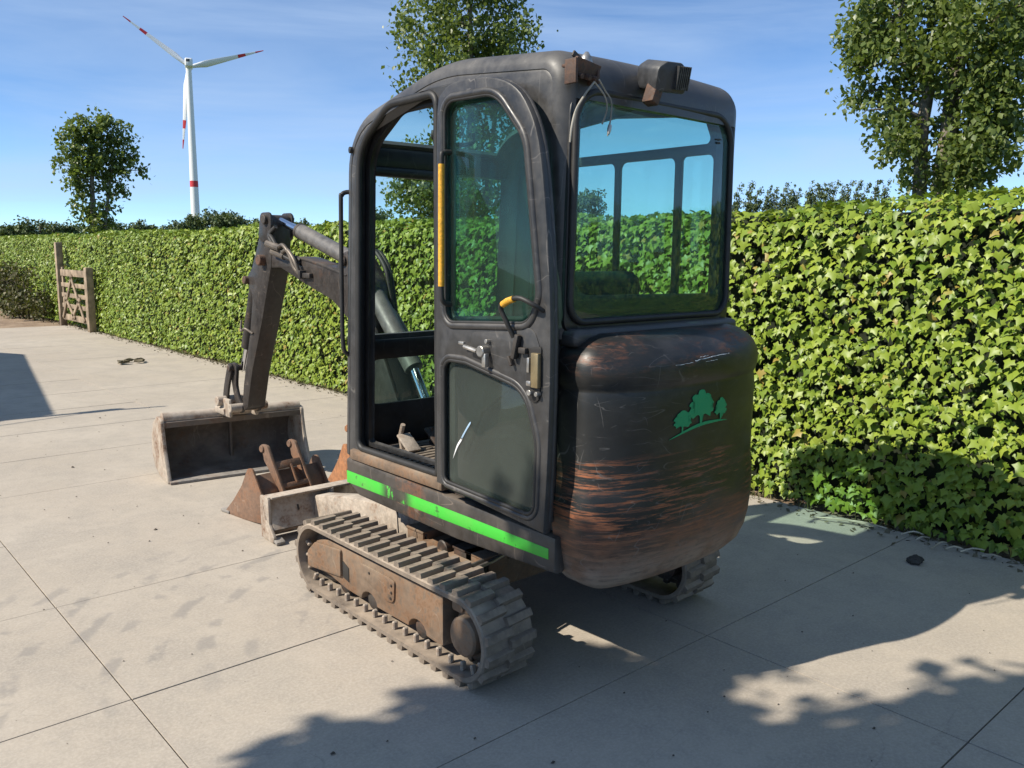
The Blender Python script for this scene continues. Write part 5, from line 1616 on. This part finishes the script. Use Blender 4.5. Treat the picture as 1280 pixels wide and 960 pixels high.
# ------------------------------------------------------------------ loose things in the yard
def trench_bucket(label, cx, w, y0, mat, rz, hooks, zs=1.0):
    """bucket standing mouth-down away from the camera, hanger bracket on its back"""
    root = tag(link(bpy.data.objects.new('digging_bucket', None)), label, 'bucket', 'spare buckets in front of the dozer blade')
    root.location = (cx, y0, 0)
    root.rotation_euler = (0, 0, rz)
    def add(n, me, p=None):
        return link(bpy.data.objects.new(n, me), p or root)
    outer = spl([(0.42, 0.006), (0.25, 0.004), (0.12, 0.03), (0.05, 0.10), (0.065, 0.19), (0.135, 0.275)], 4)
    inner = spl([(0.147, 0.268), (0.079, 0.185), (0.065, 0.105), (0.13, 0.043), (0.25, 0.018), (0.42, 0.016)], 4)
    add('bucket_shell', plate('X', 0, w, [p[:2] for p in outer] + [p[:2] for p in inner], (), 0.002, mat, 'bucket_shell'))
    side = rp([(0.44, 0.0, 0.01), (0.22, 0.0, 0.08), (0.04, 0.012, 0.06), (-0.02, 0.07, 0.05), (0.02, 0.16, 0.05), (0.125, 0.325, 0.03), (0.17, 0.315, 0.03), (0.24, 0.20, 0.15), (0.33, 0.10, 0.2)], 5)
    for s in (-1, 1):
        add('side_plate', plate('X', s * (w / 2 - 0.004), 0.014, side, (), 0.003, mat, 'side_plate'))
    add('cutting_lip', B().box((0, 0.42, 0.012), (w + 0.02, 0.09, 0.016), 0.003).mesh('cutting_lip', 'grey_steel'))
    for s in (-1, 1):
        x = s * hooks
        lug = rp([(-0.012, 0.15, 0.01), (0.022, 0.125, 0.01), (0.155, 0.295, 0.02), (0.195, 0.335, 0.02), (0.205, 0.378, 0.012), (0.235, 0.388, 0.012), (0.228, 0.432, 0.03), (0.160, 0.428, 0.03), (0.112, 0.345, 0.03)], 4)
        lo = add('hanger_lug', plate('X', x, 0.022, lug, (), 0.004, mat, 'hanger_lug'))
        add('hook_end', B().cyl((x - 0.020, 0.208, 0.404), (x + 0.020, 0.208, 0.404), 0.021, 12).mesh('hook_end', mat), lo)
    tilt = Matrix.Rotation(radians(56), 3, 'X')
    for (yy, zz, dd) in ((0.105, 0.315, 0.045), (0.035, 0.205, 0.03)):
        add('hanger_plate', B().box((0, yy, zz), (2 * hooks, dd, 0.014), 0.003, tilt).mesh('hanger_plate', mat))
    add('gusset', B().box((0.012, 0.07, 0.26), (0.016, 0.12, 0.022), 0.003, tilt).mesh('gusset', mat))
    add('wear_pad', B().box((0.05, 0.038, 0.115), (0.09, 0.022, 0.045), 0.005).mesh('wear_pad', 'dark_steel'))
    return root


trench_bucket('brown digging bucket with two hooked lugs, nearest the dozer blade', 2.245, 0.46, 4.38, 'bucket_rust', radians(8), 0.095)
trench_bucket('narrow orange-rusty bucket half hidden beside the cab front corner', 2.86, 0.26, 4.55, 'bucket_orange', radians(-4), 0.07)


# wooden gate leaning in front of the hedge
def gate():
    gx = 4.63
    root = tag(link(bpy.data.objects.new('wooden_gate', None)), 'weathered wooden gate with crossed braces standing against the hedge', 'gate')
    root.location = (gx, 18.2, 0)
    inv = (-gx, -18.2, 0)
    def add(n, b, p=None):
        o = bpy.data.objects.new(n, b.mesh(n, 'wood'))
        return link(o, root, inv)
    add('gate_post', B().box((gx + 0.02, 19.30, 0.84), (0.13, 0.13, 1.72), 0.012))
    add('gate_post', B().box((gx + 0.02, 17.28, 0.60), (0.13, 0.14, 1.24), 0.012))
    y0, y1 = 17.42, 19.10
    for q, (z, t) in enumerate(((0.20, 0.12), (0.43, 0.085), (0.645, 0.085), (0.85, 0.085), (1.09, 0.13))):
        add('gate_rail', B().box((gx - 0.01, (y0 + y1) / 2, z), (0.03, y1 - y0, t), 0.005))
    for y in (y0 + 0.05, y1 - 0.05):
        add('gate_stile', B().box((gx + 0.015, y, 0.66), (0.045, 0.09, 1.08), 0.006))
    ym = (y0 + y1) / 2
    for (ya, za, yb, zb) in ((y0 + .08, 0.18, ym + .05, 1.05), (y1 - .08, 0.18, ym - .05, 1.05), (ym - .1, .2, y1 - .3, .62), (ym + .1, .2, y0 + .3, .62)):
        L = math.dist((ya, za), (yb, zb))
        add('gate_brace', B().box((gx - 0.045, (ya + yb) / 2, (za + zb) / 2), (0.022, L, 0.07), 0.004, Matrix.Rotation(math.atan2(zb - za, yb - ya), 3, 'X')))


gate()

# dead leaf heap on the concrete
b = B()
for q in range(7):
    c = Vector((3.74 + rnd.uniform(-.16, .16), 12.27 + rnd.uniform(-.2, .2), 0.015))
    a = rnd.uniform(0, 6)
    pts = [(0.12, 0, 0.02), (0.05, 0.05, 0.05), (-0.08, 0.03, 0.03), (-0.13, 0, 0.0), (-0.06, -0.05, 0.045), (0.06, -0.045, 0.0)]
    Rm = Matrix.Rotation(a, 3, 'Z')
    pts = [tuple(0.62 * k for k in p) for p in pts]
    b.add([c + Rm @ Vector(p) for p in pts] + [c + Rm @ (Vector(p) + Vector((0, 0, .012))) for p in pts], [(0, 1, 2, 3, 4, 5), (11, 10, 9, 8, 7, 6)] + [(i, (i + 1) % 6, 6 + (i + 1) % 6, 6 + i) for i in range(6)])
tag(link(bpy.data.objects.new('dead_leaves', b.mesh('dead_leaves', 'dead_leaf', 0))), 'small curled heap of dead leaves on the open concrete', 'leaves', kind='stuff')

# dark clod in the excavator's shadow
bm = bmesh.new()
bmesh.ops.create_icosphere(bm, subdivisions=3, radius=1)
for v in bm.verts:
    n = 1 + 0.22 * sin(v.co.x * 5 + 1) * cos(v.co.y * 4) + rnd.uniform(-.10, .10)
    v.co = Vector((v.co.x * 0.045 * n + 4.30, v.co.y * 0.034 * n + 1.70, max(0.0005, v.co.z * 0.024 * n + 0.016)))
me = bpy.data.meshes.new('earth_clod')
bm.to_mesh(me)
bm.free()
me.materials.append(MAT['clod'])
tag(link(bpy.data.objects.new('earth_clod', me)), 'dark lump of earth lying in the shadow near the hedge foot', 'clod')

# dry stalks along the hedge foot
ST = [(4.56, 2.42, 4.67, 2.08), (4.63, 2.30, 4.69, 2.02), (4.66, 1.93, 4.74, 1.84), (4.55, 1.72, 4.70, 1.70), (4.60, 1.67, 4.66, 1.60), (4.62, 1.60, 4.73, 1.52), (4.72, 1.80, 4.62, 1.83), (4.64, 1.50, 4.68, 1.42)]
WH = ['longest pale dry stalk at the hedge foot beside the counterweight', 'second long dry stalk lying along the longest one', 'short dry stalk tucked under the shaded ivy', 'dry stalk pointing out over the concrete edge', 'small dry stalk crossing between the others', 'dry stalk near the right end of the shaded ivy', 'bent dry stalk in the middle of the litter', 'rightmost dry stalk at the hedge foot']
for (x0, y0, x1, y1), lab in zip(ST, WH):
    b = B().tube(spl([(x0, y0, 0.014), ((x0 + x1) / 2 + rnd.uniform(-.02, .02), (y0 + y1) / 2, 0.03), (x1, y1, 0.018)], 4), [0.0048] * 8 + [0.003], 6)
    tag(link(bpy.data.objects.new('dry_stalk', b.mesh('dry_stalk', 'straw', 60))), lab, 'stalk', 'dry stalks under the hedge')

# litter strip: soil crumbs, twigs and tufts of grass under the hedge
g = np.random.default_rng(5)
n = 2600
y = g.uniform(-2, 22, n)
P = np.stack([4.70 + g.normal(0, 0.075, n), y, g.uniform(0.0, 0.012, n)], axis=1)
N = g.normal(0, .5, (n, 3)) + np.array([0, 0, 1])
V, F = scatter(LEAF_V * np.array([1, 1, 2.0]), LEAF_F, P, orient(N, g.normal(0, 1, (n, 3))), g.uniform(0.012, 0.045, n))
tag(link(bpy.data.objects.new('hedge_litter', mesh_np('hedge_litter', V, F, 'dead_leaf'))), 'brown leaf litter along the foot of the hedge', 'litter', kind='stuff')
n = 1500
yc = g.choice(g.uniform(-1, 18, 70), n)
P = np.stack([4.73 + g.normal(0, 0.03, n), yc + g.normal(0, 0.06, n), np.full(n, 0.0)], axis=1)
BL_V = np.array([(-0.03, 0, 0), (0.03, 0, 0), (0.02, -0.5, 0.02), (0, -1, 0.08), (-0.02, -0.5, 0.02)], float)
BL_F = np.array([(0, 1, 2), (0, 2, 4), (4, 2, 3)])
N = g.normal(0, 1, (n, 3)) * np.array([1, 1, 0.15])
T = np.stack([g.normal(-.35, .5, n), g.normal(0, .5, n), np.ones(n)], axis=1)
V, F = scatter(BL_V, BL_F, P, orient(N, T), g.uniform(0.03, 0.11, n))
tag(link(bpy.data.objects.new('grass_tufts', mesh_np('grass_tufts', V, F, 'grass_blade'))), 'thin tufts of grass at the hedge foot', 'grass', kind='stuff')

# crumbs and specks scattered over the concrete
n = 300
P = np.stack([g.uniform(-0.5, 4.6, n), 0.6 + 9 * g.uniform(0, 1, n) ** 1.6, np.full(n, 0.003)], axis=1)
OC_V = np.array([(1, 0, 0), (0, 1, 0), (-1, 0, 0), (0, -1, 0), (0, 0, 0.7), (0.5, 0.4, 0.5)], float)
OC_F = np.array([(0, 1, 5), (1, 4, 5), (4, 0, 5), (1, 2, 4), (2, 3, 4), (3, 0, 4)])
a = g.uniform(0, 6.28, n)
Rm = np.zeros((n, 3, 3))
Rm[:, 0, 0] = np.cos(a); Rm[:, 0, 1] = -np.sin(a); Rm[:, 1, 0] = np.sin(a) * 0.6; Rm[:, 1, 1] = np.cos(a) * 0.6; Rm[:, 2, 2] = 1
V, F = scatter(OC_V, OC_F, P, Rm, g.uniform(0.002, 0.007, n) * np.where(g.uniform(0, 1, n) < 0.06, 2.0, 1))
tag(link(bpy.data.objects.new('crumbs', mesh_np('crumbs', V, F, 'debris'))), 'dark crumbs of earth scattered over the concrete', 'crumbs', kind='stuff')
